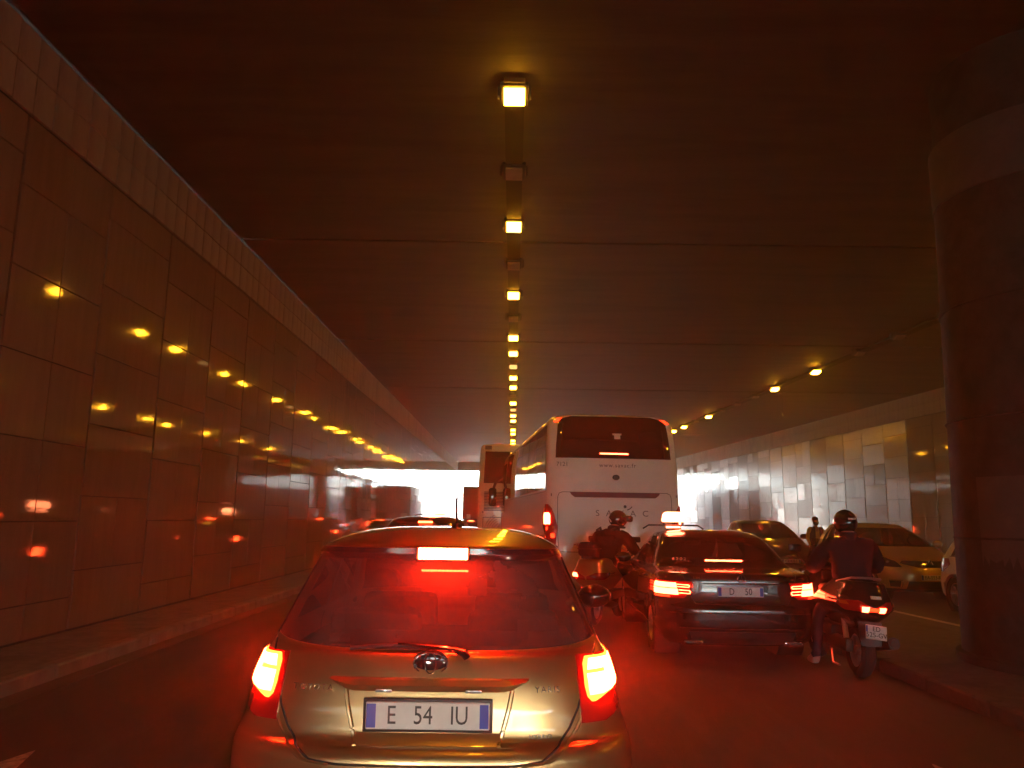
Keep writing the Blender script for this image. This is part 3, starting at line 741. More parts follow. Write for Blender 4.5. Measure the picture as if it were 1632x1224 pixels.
        B.seam('roof_rail_strip', [(1.455, ('v', sg*1.0)), (1.457, ('v', sg*1.5)), (1.452, ('v', sg*1.95))], M['black'], t, .006, .001)
        B.seam('window_trim', [(1.062, ('v', sg*VR)), (1.22, ('v', sg*VR)), (1.41, ('v', sg*VR))], M['gloss_black'], t, .006, 0)
    # high brake lamp under the spoiler lip
    bx = box('high_brake_lamp', (.03, .285+.002, 1.436), (.245, .03, .055), M['black'], t, .008)
    nb = 12
    for k in range(nb): box('brake_led', ((k-(nb-1)/2)*.0188, -.0165, -.004), (.0175, .012, .05), M['brake_high'], bx, .003, 1)
    # wiper
    gl = lambda x, z: B.P(B.u_of_z(z), B.v_of_x(B.u_of_z(z), x))
    wp = thing('rear_wiper', None, None, (0, 0, 0)); wp.parent = t
    a = gl(.145, 1.015); b = gl(.07, 1.085); c = gl(-.33, 1.09)
    bm = bmesh.new(); atube(bm, [a+Vector((.012, -.03, -.01)), a+Vector((0, -.034, .01)), (a+b)/2+Vector((.004, -.036, .006)), b+Vector((0, -.03, 0)), b+Vector((-.08, -.028, .006)), gl(-.15, 1.098)+Vector((0, -.026, 0))], [.017, .019, .014, .009, .007, .005], 10)
    build('wiper_arm', bm, M['gloss_black'], wp)
    tube('wiper_blade', [gl(x, z)+Vector((0, -.014, 0)) for x, z in ((.10, 1.082), (.0, 1.089), (-.12, 1.092), (-.24, 1.088), (-.36, 1.076))], .009, M['rubber'], wp)
    # roof aerial with base
    an = tube('aerial', [(.045, 1.0, 1.54), (.045, .985, 1.58), (.043, .96, 1.64), (.042, .94, 1.70)], [.012, .007, .006, .005], M['black'], t, 8)
    bm = bmesh.new(); bmesh.ops.create_uvsphere(bm, u_segments=16, v_segments=8, radius=1, matrix=Matrix.Diagonal((.03, .05, .022, 1))); build('aerial_base', bm, M['black'], an, loc=(.045, 1.0, 1.545))
    # stickers inside the rear glass
    def stk(x, z, w, h, mat): 
        p = gl(x, z); box('sticker', (p.x, p.y+.012, p.z), (w, .002, h), M[mat], t, rot=(R(-25), 0, 0))
    stk(.19, 1.30, .085, .10, 'grey_ink'); stk(.40, 1.14, .05, .09, 'grey_ink'); stk(-.42, 1.105, .09, .035, 'grey_ink')
    # dashed heater lines omitted: not visible through the dark tint
    box('bumper_reflector', (.55, .055, .42), (.16, .02, .035), M['redlens'], t, .005); box('bumper_reflector', (-.55, .055, .42), (.16, .02, .035), M['redlens'], t, .005)
    return t
hero = hatchback()
# headlamps of the car the picture is taken from (their glare shows in the hatchback's bumper)
own = thing('headlamp_pair', 'pair of lit headlamps of the car the viewer sits in', 'headlamps', (0, 1.55, .66))
for sg in (-1, 1):
    bm = bmesh.new(); alathe(bm, [(.001, -.06), (.05, -.05), (.085, 0), (.09, .03)], 24, Matrix.Rotation(-pi/2, 4, 'X')); hb = build('reflector_bowl', bm, M['chrome'], own, loc=(sg*.62, 0, 0))
    bm = bmesh.new(); acyl(bm, .055, .055, .008, 20, Matrix.Rotation(pi/2, 4, 'X')); build('headlamp_lens', bm, M['hlamp'], own, loc=(sg*.62, .04, 0))

# ------------------------------------------------------------------ black taxi saloon
def saloon():
    t = thing('black_saloon_taxi', 'black saloon taxi with lit roof sign and glowing brake lamps in the right lane', 'taxi', (2.62, 9.2, 0), R(-1.2))
    rows = [(.20, .80, .14, .40, 3.2, 4.68, .5, 3),
            (.28, .87, .05, .45, 3.2, 4.78, .6, 2.8),
            (.45, .92, .0, .50, 3.0, 4.85, .7, 2.5),
            (.60, .925, .0, .50, 3.0, 4.86, .7, 2.4),
            (.66, .924, .03, .50, 3.0, 4.86, .7, 2.4),
            (.80, .918, .055, .50, 3.0, 4.75, .7, 2.5),
            (.93, .905, .06, .50, 3.0, 4.2, .6, 2.8),
            (.985, .885, .09, .48, 3.0, 3.6, .5, 3),
            (1.01, .865, .35, .45, 3.0, 3.45, .5, 3),
            (1.03, .845, .66, .40, 3.2, 3.38, .5, 3.2),
            (1.20, .765, .98, .42, 3.6, 3.0, .5, 3.6),
            (1.38, .665, 1.36, .42, 4.0, 2.62, .46, 4.0),
            (1.425, .62, 1.52, .40, 3.6, 2.5, .42, 3.6),
            (1.45, .54, 1.68, .34, 3.0, 2.36, .36, 3.0),
            (1.468, .36, 1.86, .2, 2.6, 2.2, .2, 2.6),
            (1.472, .02, 2.02, .01, 2, 2.05, .01, 2)]
    B = Body(rows); VR, VC, VB, VA = .84, 1.03, 1.42, 1.97
    vs = vlist((VR, VC, 1.06, 1.13, 1.16, VB-.02, VB+.02, VA, 2.12))
    def zone(u, v, c):
        if 9 < u < 11:
            if v < VR: return 'rear_window'
            if VC+.0 < v < 1.13 or 1.16 < v < VB-.02 or VB+.02 < v < VA: return 'side_window'
            if v > 2.12: return 'windscreen'
        return 'body'
    mats = {'rear_window': M['glass_dk'], 'side_window': M['glass'], 'windscreen': M['glass'], 'body': M['blackpaint']}
    wy = [(1.02, .33), (3.90, .33)]
    B.shell(t, zone, mats, sub=3, vs=vs, wheels=wy, wr=.37)
    for y in (1.02, 3.90):
        well(t, y, .33, 0, .91)
        for sg in (-1, 1): wheel(t, sg*.905, y, .33, .22, 10)
    box('underbody', (0, 2.4, .28), (1.4, 4.2, .16), M['black'], t)
    seats(t, (1.75, 2.75), .34, .38, .95)
    box('rear_shelf', (0, 1.2, 1.0), (1.3, .5, .03), M['fabric_seat'], t)
    # boot lid seams and chrome strip
    for sg in (1, -1):
        B.seam('boot_gap', [(1.0, sg*.66), (.95, sg*.64), (.86, sg*.60), (.72, sg*.56), (.66, sg*.52), (.655, 0)], M['joint'], t, .004)
        B.seam('window_trim', [(1.045, ('v', sg*1.0)), (1.045, ('v', sg*1.5)), (1.045, ('v', sg*1.97))], M['chrome'], t, .007, .002)
        B.seam('window_trim', [(1.05, ('v', sg*1.0)), (1.22, ('v', sg*1.0)), (1.37, ('v', sg*1.0)), (1.39, ('v', sg*1.04)), (1.39, ('v', sg*1.5))], M['chrome'], t, .006, .002)
        B.seam('door_gap', [(1.03, ('v', sg*VB)), (.8, ('v', sg*VB)), (.4, ('v', sg*VB))], M['joint'], t, .004)
        B.seam('door_gap', [(1.03, ('v', sg*1.06)), (.8, ('v', sg*1.10)), (.5, ('v', sg*1.16))], M['joint'], t, .004)
        B.seam('sill_trim', [(.34, ('v', sg*1.16)), (.34, ('v', sg*1.85))], M['chrome'], t, .008, .003)
        for yy in (1.28, 1.62):
            v = 1+(yy-1)*.9; u = B.u_of_z(.9); P = B.P(u, sg*v); box('door_handle', (P.x+sg*.018, P.y, .9), (.025, .2, .028), M['chrome'], t, .01)
        V = lambda x: ('v', sg*x)
        B.patch('lamp_housing', [(.905, V(.31), V(1.06)), (.83, V(.33), V(1.08)), (.74, V(.37), V(1.06)), (.715, V(.4), V(.96))], M['redlens'], t, off=.005, nu=8, nv=14)
        rl = B.patch('rear_lamp', [(.885, V(.50), V(.93)), (.828, V(.485), V(.98))], M['brake_led'], t, off=.012, nu=4, nv=8)
        B.patch('brake_block', [(.818, V(.475), V(.98)), (.752, V(.46), V(.96))], M['brake_led'], rl, off=.012, nu=4, nv=8)
        for z0, x0, x1 in ((.868, .485, .35), (.842, .48, .34), (.806, .46, .34), (.772, .455, .33)):
            B.seam('led_loop', [(z0, V(x0)), (z0-.004, V(x1))], M['brake_led'], rl, .0042, .010)
        B.seam('led_loop', [(.868, V(.352)), (.855, V(.335)), (.842, V(.342))], M['brake_led'], rl, .0042, .010)
        B.seam('led_loop', [(.806, V(.342)), (.789, V(.325)), (.772, V(.332))], M['brake_led'], rl, .0042, .010)
        for z0 in (.865, .838, .80, .77): B.seam('led_loop', [(z0, V(.95)), (z0-.002, V(1.06))], M['brake_lo'], rl, .006, .009)
        for k in range(9): 
            u = B.u_of_z(.731); P = B.P(u, sg*(.60+.04*k)); N = B.N(u, sg*(.60+.04*k)); q = P+N*.010; box('lens_rib', q, (.028, .012, .02), M['brake_lo'], rl, rot=(0, 0, atan2(N.x, -N.y)))
        # exhaust tips
        bm = bmesh.new(); abox(bm, (0, 0, 0), (.22, .08, .055), .02, 2); ex = build('exhaust_tip', bm, M['chrome'], t, loc=(sg*.56, .06, .245)); box('opening', (0, -.036, 0), (.17, .012, .026), M['black'], ex, .006)
        bm = bmesh.new(); bmesh.ops.create_uvsphere(bm, u_segments=18, v_segments=10, radius=1, matrix=Matrix.Diagonal((.12, .09, .075, 1))); mr = build('door_mirror', bm, M['blackpaint'], t, loc=(sg*1.0, 2.98, 1.04)); box('arm', (-sg*.12, 0, -.04), (.1, .05, .03), M['black'], mr)
        if sg < 0: box('mirror_indicator', (-.07, .07, -.0), (.1, .03, .02), M['amber'], mr, .006)
    B.seam('chrome_strip', [(.885, -.44), (.888, 0), (.885, .44)], M['chrome'], t, .008, .004, n=10)
    B.seam('bumper_strip', [(.56, -.80), (.565, -.4), (.565, .4), (.56, .80)], M['chrome'], t, .006, .002, n=12)
    B.seam('diffuser_strip', [(.40, -.70), (.395, 0), (.40, .70)], M['chrome'], t, .006, .003, n=12)
    B.patch('diffuser', [(.36, -.6, .6), (.22, -.55, .55)], M['black'], t, off=.006, nu=3, nv=16)
    # star emblem
    eu = B.u_of_z(.945); ey = B.P(eu, 0).y-.02
    em = tube('emblem', [(.042*cos(2*pi*i/32), 0, .042*sin(2*pi*i/32)) for i in range(32)], .004, M['chrome'], t, 6, True); em.location = (0, ey, .945)
    bm = bmesh.new()
    for k in range(3):
        a = pi/2+k*2*pi/3; abox(bm, (.02, 0, 0), (.042, .006, .006), 0, 1, Matrix.Rotation(-a, 4, 'Y'))
    build('emblem_star', bm, M['chrome'], em)
    plate(t, (-.015, .045, .80), 'D     50', w=.52, h=.11)
    skin_text(B, t, 'E 300', .945, -.50, .035, M['chrome'], .004)
    skin_text(B, t, '6302', 1.115, -.55, .075, M['white_ink'], .006, spacing=1.25)
    # high brake lamp at the foot of the rear glass
    M['brake_taxi'] = emit('brake_behind_glass', (1, .04, .012), 700)
    hb = box('high_brake_lamp', (-.0, .885, 1.105), (.50, .03, .03), M['black'], t, .006)
    box('reflection_baffle', (0, -.035, -.013), (.50, .05, .006), M['black'], hb)  # added lip, blocks the LEDs' mirror image in the boot lid
    for k in range(14): box('brake_led', ((k-6.5)*.033, -.017, .002), (.031, .006, .018), M['brake_taxi'], hb, .003, 1)
    # taxi roof sign on its magnetic bar
    sgn = thing('roof_sign', None, None, (-.42, 1.98, 1.475)); sgn.parent = t
    tube('sign_bar', [(-.42, 0, .0), (-.34, 0, .05), (.34, 0, .05), (.42, 0, 0)], .011, M['black'], sgn)
    for sx in (-.13, .13): box('sign_foot', (sx, 0, .075), (.03, .05, .05), M['black'], sgn)
    bm = bmesh.new(); aprism(bm, [(-.155, 0), (.155, 0), (.135, .115), (.10, .14), (-.10, .14), (-.135, .115)], .11); bmesh.ops.bevel(bm, geom=bm.edges[:], offset=.012, segments=2, affect='EDGES')
    build('sign_box', bm, M['taxi_sign'], sgn, loc=(0, -.055, .095))
    box('meter_light', (0, 0, .025), (.19, .05, .022), M['taxi_sign'], sgn, .004)
    tag(box('interior_mirror', (0, 2.75, 1.27), (.24, .03, .07), M['black'], t, .012))
    return t
tx = saloon()

# ------------------------------------------------------------------ coaches
def coach_main():
    L, H, w = 12.0, 3.63, 1.275
    t = thing('white_coach', 'white coach seen from behind with wide black rear window and red tail lamps', 'coach', (1.93, 14.9, 0), R(5.2))
    rows = [(.30, w-.03, .10, .30, 4.5, L-.05, .5, 3.4), (.42, w, .03, .32, 4.5, L, .55, 3.2), (.9, w, .0, .34, 4.4, L+.02, .6, 3), (1.30, w, .02, .34, 4.4, L, .6, 3),
            (2.0, w, .06, .34, 4.4, L-.06, .6, 3), (2.62, w-.003, .12, .34, 4.4, L-.25, .6, 3), (2.72, w-.006, .14, .34, 4.4, L-.3, .6, 3), (3.2, w-.03, .21, .34, 4.4, L-.62, .55, 3.2),
            (3.42, w-.055, .27, .36, 4.2, L-.85, .5, 3.2), (3.52, w-.11, .34, .40, 3.6, L-1.0, .5, 3.2), (3.59, w-.22, .44, .45, 3.2, L-1.2, .5, 3), (3.625, w-.45, .62, .6, 3, L-1.5, .6, 3), (3.63, .05, 1.2, .1, 3, L-2.2, .1, 3)]
    B = Body(rows)
    vs = vlist((1.03, 1.5, 1.93), 24)
    def zone(u, v, c):
        if u < .9 and v < 1.2: return 'skirt'
        return 'body'
    B.shell(t, zone, {'skirt': M['coach'], 'body': M['coach']}, sub=4, vs=vs, wheels=[(2.9, .5), (L-2.7, .5)], wr=.56)
    for y in (2.9, L-2.7):
        well(t, y, .5, 0, 1.26)
        for sg in (-1, 1): wheel(t, sg*1.25, y, .49, .28, 10)
    # rear window: black glass panel
    rg = B.patch('rear_window', [(3.56, -.80, .80), (3.50, -1.02, 1.02), (3.40, -1.06, 1.06), (3.0, -1.10, 1.10), (2.735, -1.115, 1.115)], M['glass_bus'], t, off=.008, nu=14, nv=26)
    B.seam('window_divider', [(2.74, .985), (3.1, .975), (3.4, .95)], M['joint'], rg, .006, .008)
    B.seam('window_divider', [(2.74, -1.0), (3.1, -.99), (3.4, -.96)], M['joint'], rg, .006, .008)
    # inner glass dimly showing seats: headrest outlines sit as darker print behind the glass
    B.patch('window_sticker', [(3.22, -.02, .16), (3.185, -.02, .16)], M['white_ink'], rg, off=.0105, nu=1, nv=3)
    B.patch('window_sticker', [(3.185, .015, .135), (3.11, .015, .135)], M['white_ink'], rg, off=.0105, nu=1, nv=3)
    hb = B.patch('high_brake_lamp', [(2.845, -.29, .29), (2.805, -.29, .29)], M['black'], t, off=.016, nu=1, nv=10)
    for k in range(16): 
        x = (k-7.5)*.034; u = B.u_of_z(2.825); P = B.P(u, B.v_of_x(u, x)); box('brake_led', (x, P.y-.019, 2.825), (.031, .006, .022), M['brake_led'], hb)
    # side glass band, both sides; slim pillars; body line
    for sg in (-1, 1):
        V = lambda x: ('v', sg*x)
        for a, b in ((1.0, 1.14), (1.145, 1.285), (1.29, 1.43), (1.435, 1.575), (1.58, 1.72), (1.725, 1.865)):
            B.patch('side_window', [(3.40, V(a), V(b)), (2.15, V(a), V(b))], M['glass_bus'], t, off=.006, nu=8, nv=3)
        B.patch('driver_window', [(3.25, V(1.89), V(2.10)), (1.75, V(1.89), V(2.25))], M['glass_bus'], t, off=.006, nu=8, nv=5)
        B.seam('body_crease', [(2.10, V(1.0)), (2.10, V(1.5)), (2.10, V(1.88))], M['grille'], t, .006, .001)
        for a in (1.12, 1.30, 1.48, 1.66): B.seam('locker_gap', [(1.25, V(a)), (.45, V(a))], M['joint'], t, .006)
        B.seam('locker_gap', [(1.26, V(1.0)), (1.26, V(1.9))], M['joint'], t, .005)
        # corner tail lamp cluster : pointed top, hot block, lower strips
        cl = B.patch('tail_lamp', [(1.86, V(.80), V(.93)), (1.78, V(.66), V(1.0)), (1.66, V(.575), V(1.02)), (1.45, V(.50), V(1.02)), (1.15, V(.535), V(.97)), (.98, V(.60), V(.86))], M['redlens'], t, off=.03, nu=16, nv=12)
        B.patch('brake_block', [(1.70, V(.74), V(.96)), (1.66, V(.70), V(.985)), (1.49, V(.70), V(.985))], M['brake_bus'], cl, off=.045, nu=6, nv=6)
        B.patch('marker_strip', [(1.46, V(.56), V(.64)), (1.41, V(.56), V(.64))], M['amber'], cl, off=.04, nu=2, nv=3)
        B.patch('marker_strip', [(1.32, V(.57), V(.68)), (1.24, V(.57), V(.67))], M['brake_lo'], cl, off=.04, nu=2, nv=3)
        B.patch('marker_strip', [(1.12, V(.61), V(.68)), (1.06, V(.61), V(.68))], M['brake_lo'], cl, off=.04, nu=2, nv=3)
        B.patch('marker_bulb', [(1.44, V(.80), V(.85)), (1.38, V(.80), V(.85))], M['brake_lo'], cl, off=.04, nu=2, nv=2)
        B.patch('roof_marker', [(3.515, ('v', sg*.50), ('v', sg*.63)), (3.44, ('v', sg*.52), ('v', sg*.66))], M['brake_lo'], t, off=.014, nu=2, nv=4)
        B.patch('reflector_dot', [(2.06, ('v', sg*.66), ('v', sg*.69)), (2.01, ('v', sg*.66), ('v', sg*.69))], M['grey_ink'], t, off=.006, nu=1, nv=1)
    # engine hatch: gap, and the recessed handle slot
    hz = 2.09
    for sg in (-1, 1): B.seam('hatch_gap', [(hz, 0), (hz, sg*.9), (hz, sg*1.0), (hz-.025, sg*1.06), (hz-.09, sg*1.085), (1.80, sg*1.09), (1.3, sg*1.09), (1.02, sg*1.07)], M['grille'], t, .0055, 0, n=5)
    B.patch('hatch_slot', [(2.085, -.86, .86), (2.04, -.83, .83), (1.99, -.76, .76)], M['maroon'], t, off=.010, nu=4, nv=16)
    B.seam('slot_lip', [(1.983, -.76), (1.983, 0), (1.983, .76)], M['coach'], t, .014, .004, n=10)
    B.seam('bumper_gap', [(.99, -1.05), (.99, 0), (.99, 1.05)], M['joint'], t, .006, n=10)
    def tx_(s, x, z, size, mat='grey_ink', sp=1.0, font_sx=1):
        u = B.u_of_z(z); v = B.v_of_x(u, x); P = B.P(u, v); N = B.N(u, v)
        text('lettering', s, size, M[mat], t, P+N*.006, (pi/2, 0, atan2(N.x, -N.y)), .002, sx=font_sx, spacing=sp)
    tx_('7121', -.995, 2.61, .115); tx_('www.savac.fr', .06, 2.60, .11, 'grey_ink', 1.2)
    tx_('S  A  V  A  C', .12, 1.70, .155, 'grey_ink', 1.1, 1.1)
    tx_('MERCEDES', -.62, 1.115, .07, 'chrome', 1.1)
    tx_('989  ER', -.45, .84, .13, 'ink', 1.0)
    # round badge
    u = B.u_of_z(2.375); P = B.P(u, B.v_of_x(u, .02))
    bm = bmesh.new(); bmesh.ops.create_uvsphere(bm, u_segments=24, v_segments=10, radius=1, matrix=Matrix.Diagonal((.07, .018, .052, 1))); bd = build('badge', bm, M['steel_dk'], t, loc=(P.x, P.y-.012, 2.375)); box('badge_mark', (-.018, -.017, .005), (.03, .006, .02), M['chrome'], bd, .003)
    # emblem flourish above the name: dot and stroke
    u = B.u_of_z(1.82); P = B.P(u, B.v_of_x(u, .18)); cyl('logo_dot', (.18, P.y-.006, 1.83), .028, .006, M['ink'], t, 'Y', 16)
    tube('logo_stroke', [(.22, P.y-.01, 1.77), (.27, P.y-.01, 1.79), (.31, P.y-.01, 1.83)], .008, M['ink'], t)
    # roof air unit and gutter
    bm = bmesh.new(); abox(bm, (0, 5.5, 3.64), (1.7, 3.2, .16), .06, 3); build('roof_unit', bm, M['coach'], t)
    # front mirror on a curved arm, left side and right side
    for sg in (-1, 1):
        m_ = tube('mirror_arm', [(sg*1.05, L-.55, 2.95), (sg*1.2, L-.1, 2.92), (sg*1.42, L+.16, 2.78), (sg*1.5, L+.2, 2.55)], [.05, .06, .055, .04], M['gloss_black'], t, 10)
        bm = bmesh.new(); abox(bm, (0, 0, 0), (.26, .16, .62), .09, 4); build('mirror_head', bm, M['gloss_black'], m_, loc=(sg*1.52, L+.2, 2.28))
    fr = B.patch('windscreen', [(3.1, ('v', 2.35), ('v', 3)), (1.5, ('v', 2.3), ('v', 3))], M['glass_bus'], t, off=.006, nu=6, nv=8)
    B.patch('windscreen', [(3.1, ('v', -2.35), ('v', -3)), (1.5, ('v', -2.3), ('v', -3))], M['glass_bus'], t, off=.006, nu=6, nv=8)
    return t
cm = coach_main()

def coach_far():
    L, H, w = 12.0, 4.25, 1.25
    t = thing('cream_coach', 'tall cream coach ahead of the white one with louvred engine cover and swirl logo', 'coach', (.0, 28.2, 0), 0)
    rows = [(.35, w-.03, .06, .14, 5, L-.05, .5, 3.4), (.5, w, .0, .16, 5, L, .5, 3.2), (1.6, w, .0, .16, 5, L, .5, 3), (2.6, w-.01, .02, .16, 5, L-.1, .5, 3), (3.9, w-.05, .10, .18, 5, L-.5, .5, 3.2),
            (4.12, w-.09, .14, .2, 4.4, L-.7, .5, 3.2), (4.2, w-.2, .25, .3, 3.6, L-.9, .5, 3), (4.24, w-.5, .5, .5, 3, L-1.2, .5, 3), (4.25, .05, 1, .1, 3, L-2, .1, 3)]
    B = Body(rows); B.shell(t, lambda u, v, c: 'body', {'body': M['coach_y']}, sub=3, vs=vlist((), 16), wheels=[(2.9, .5), (L-2.7, .5)], wr=.56)
    for y in (2.9, L-2.7):
        for sg in (-1, 1): wheel(t, sg*1.22, y, .49, .28, 10)
    B.patch('rear_window', [(3.93, -1.0, 1.0), (2.80, -1.05, 1.05)], M['glass_bus'], t, off=.01, nu=8, nv=12)
    B.patch('route_display', [(4.13, -1.02, -.78), (4.0, -1.02, -.78)], M['grille'], t, off=.01, nu=1, nv=2)
    lv = thing('engine_cover', None, None); lv.parent = t
    for k in range(13): box('louvre', (0, .0, 2.48-k*.053), (2.05, .03, .018), M['grille'], lv, rot=(R(30), 0, 0))
    B.seam('hatch_gap', [(1.60, -1.05), (1.60, 1.05)], M['joint'], t, .012, n=10)
    for sg in (-1, 1):
        B.seam('hatch_gap', [(1.60, sg*1.05), (.6, sg*1.05)], M['joint'], t, .008)
        V = lambda x: ('v', sg*x)
        for a, b in ((1.02, 1.2), (1.21, 1.4), (1.41, 1.6), (1.61, 1.8)): B.patch('side_window', [(3.85, V(a), V(b)), (2.7, V(a), V(b))], M['glass_bus'], t, off=.008, nu=6, nv=2)
        B.patch('tail_lamp', [(1.2, sg*.95, sg*1.15), (.8, sg*.95, sg*1.15)], M['brake_far'], t, off=.02, nu=3, nv=2)
    # swirl emblem: nested arcs and ball
    for k in range(5):
        r = .36+.075*k
        tube('swirl_stroke', [(-.35+.1*k*0+r*cos(a), -.012, 1.05+r*sin(a)*1.05) for a in [R(115+ (95-6*k)*i/12) for i in range(13)]], .010, M['logo'], t)
    bm = bmesh.new(); acyl(bm, .26, .26, .01, 28, Matrix.Rotation(pi/2, 4, 'X')); build('logo_disc', bm, pbr('logo_pale', (.52, .48, .40), .5), t, loc=(-.27, -.004, 1.22))
    box('clearance_lamp', (-1.06, -.01, 1.78), (.05, .03, .05), M['clearlens'], t, .01); box('clearance_lamp', (1.06, -.01, 1.78), (.05, .03, .05), M['clearlens'], t, .01)
    return t
cf = coach_far()
c3 = copy_tree(cf); c3.location = (.15, 42.6, 0); c3['label'] = 'second tall cream coach, hidden directly ahead of the louvred one'  # added coach, out of direct view, showing only mirrored in the left wall
c4 = copy_tree(cf); c4.location = (.3, 57.0, 0); c4['label'] = 'third tall cream coach, added out of sight nearest the tunnel mouth'  # added unseen to mask the tunnel mouth in the left wall's reflection
c5 = copy_tree(cf); c5.location = (10.4, 62.0, 0); c5['label'] = 'added unseen cream coach on the far right carriageway, breaking up the wall reflection'  # invented coach, placed to break up the mouth's reflection in the right wall

# ------------------------------------------------------------------ generic cars
def car(name, label, paint, loc, rz, L=4.3, w=.9, H=1.6, kind='hatch', lit=True, facing='away', plate_txt='', sign=False, group=None, belt=1.0, hood=.9, glass_m='glass', emblem=None, wr=.32, detail=True, nose=None, rake=.75):
    t = thing(name, label, 'taxi' if sign else 'car', loc, rz, group)
    ry = .35 if kind == 'hatch' else .9
    rows = [(.20, w*.88, .12, .4, 3, L-.16, .55, 2.8), (.30, w*.96, .03, .45, 3, L-.05, .6, 2.6), (.50, w, .0, .5, 2.9, L, .7, 2.4), (.66, w, .02, .5, 2.9, L-.03, .7, 2.4),
            (hood-.1, w*.99, .06, .5, 3, L-.30, .75, 2.3), (hood, w*.975, .08, .5, 3, L-.75, .7, 2.5), (belt, w*.955, .12, .45, 3.2, L-1.12, .6, 3), (belt+.03, w*.935, .15, .43, 3.3, L-1.2, .55, 3.2),
            (belt+.25, w*.86, .15+ry*.5, .42, 3.6, L-1.2-rake*.5, .5, 3.5), (H-.12, w*.76, .15+ry, .40, 3.8, L-1.2-rake, .46, 3.8), (H-.06, w*.70, .2+ry, .38, 3.4, L-1.35-rake, .42, 3.4), (H-.03, w*.6, .32+ry, .34, 3, L-1.5-rake, .36, 3),
            (H-.008, w*.42, .5+ry, .25, 2.6, L-1.72-rake, .24, 2.6), (H, .02, (L+ry-rake-1)/2, .01, 2, (L+ry-rake-1)/2+.05, .01, 2)]
    B = Body(rows); VR, VB, VA = .84, 1.45, 1.96
    vs = vlist((VR, 1.06, 1.14, 1.18, VB-.02, VB+.02, VA, 2.1), 24)
    def zone(u, v, c):
        if 7 < u < 9:
            if v < VR: return 'rear_window'
            if 1.04 < v < 1.14 or 1.18 < v < VB-.02 or VB+.02 < v < VA: return 'side_window'
            if v > 2.1: return 'windscreen'
        if u < .8: return 'bumper_skirt'
        return 'body'
    wy = [(.78, wr), (L-.88, wr)]
    B.shell(t, zone, {'rear_window': M['glass_dk'], 'side_window': M[glass_m], 'windscreen': M['glass'], 'body': M[paint], 'bumper_skirt': M['black']}, sub=3, vs=vs, wheels=wy, wr=wr+.045)
    for y in (.78, L-.88):
        well(t, y, wr, 0, w-.01)
        for sg in (-1, 1): wheel(t, sg*(w-.015), y, wr, .2, 8)
    box('underbody', (0, L/2, .28), (w*1.5, L-.8, .16), M['black'], t); seats(t, (L*.33, L*.56), .4, w*.42, .98)
    lm = M['brake_far'] if lit else M['redlens']
    for sg in (1, -1):
        V = lambda x: ('v', sg*x)
        rl = B.patch('rear_lamp', [(belt-.02, V(.70), V(1.02)), (belt-.12, V(.62), V(1.05)), (belt-.27, V(.60), V(.95))], M['redlens'], t, off=.008, nu=6, nv=8)
        if lit: B.patch('brake_bulb_zone', [(belt-.06, V(.76), V(.96)), (belt-.19, V(.70), V(.93))], M['brake_far'], rl, off=.013, nu=4, nv=4)
        B.seam('door_gap', [(belt, V(VB)), (.7, V(VB)), (.36, V(VB))], M['joint'], t, .004); B.seam('window_trim', [(belt+.02, V(1.03)), (belt+.02, V(1.5)), (belt+.02, V(1.97))], M['black'], t, .007, .002)
        hl = B.patch('headlamp', [(hood-.06, ('v', sg*2.10), ('v', sg*2.34)), (hood-.16, ('v', sg*2.12), ('v', sg*2.56)), (hood-.27, ('v', sg*2.25), ('v', sg*2.62))], M['gloss_black'], t, off=.008, nu=8, nv=10, front=True)
        u = B.u_of_z(hood-.18)
        for vv, rr in ((2.30, .05), (2.42, .045)):
            P = B.P(u, sg*vv); N = B.N(u, sg*vv); bm = bmesh.new(); bmesh.ops.create_uvsphere(bm, u_segments=14, v_segments=8, radius=rr); build('projector', bm, M['clearlens'], hl, loc=P+N*-.018)
        bm = bmesh.new(); bmesh.ops.create_uvsphere(bm, u_segments=16, v_segments=10, radius=1, matrix=Matrix.Diagonal((.12, .09, .08, 1))); mr = build('door_mirror', bm, M[paint], t, loc=(sg*(w+.13), L-1.75, belt+.08)); box('mirror_arm', (-sg*.11, 0, -.05), (.1, .05, .03), M['black'], mr)
        fl = B.patch('fog_lamp_bay', [(.42, ('v', sg*2.36), ('v', sg*2.58)), (.30, ('v', sg*2.36), ('v', sg*2.56))], M['gloss_black'], t, off=.006, nu=3, nv=5, front=True)
        B.seam('fog_lamp_trim', [(.43, ('v', sg*2.36)), (.435, ('v', sg*2.60)), (.36, ('v', sg*2.615)), (.29, ('v', sg*2.58))], M['chrome'], fl, .006, .008)
        for yy in (1.24, 1.62): u2 = B.u_of_z(belt-.12); P = B.P(u2, sg*yy); box('door_handle', (P.x+sg*.015, P.y, belt-.12), (.025, .18, .025), M[paint], t, .008)
    B.patch('upper_grille', [(hood-.15, -w*.55, w*.55), (hood-.20, -w*.62, w*.62), (hood-.27, -w*.30, w*.30)], M['gloss_black'], t, off=.007, nu=4, nv=14, front=True)
    B.patch('lower_grille', [(.42, -w*.52, w*.52), (.27, -w*.56, w*.56)], M['black'], t, off=.007, nu=3, nv=14, front=True)
    fy = B.P(B.u_of_z(.52), 3).y
    if plate_txt: plate(t, (0, fy+.012, .50), plate_txt, FACE_FRONT, .52, .11)
    plate(t, (0, -.012, .62), '', FACE_BACK, .52, .11)
    ez = hood-.20; ey = B.P(B.u_of_z(ez), 3).y
    if emblem == 'diamond':
        em = tube('emblem', [(0, 0, .095), (.062, 0, 0), (0, 0, -.095), (-.062, 0, 0)], .014, M['chrome'], t, 4, True); em.location = (0, ey+.022, ez-.01)
    elif emblem: cyl('emblem', (0, ey+.012, ez), .05, .014, M['chrome'], t, 'Y', 20)
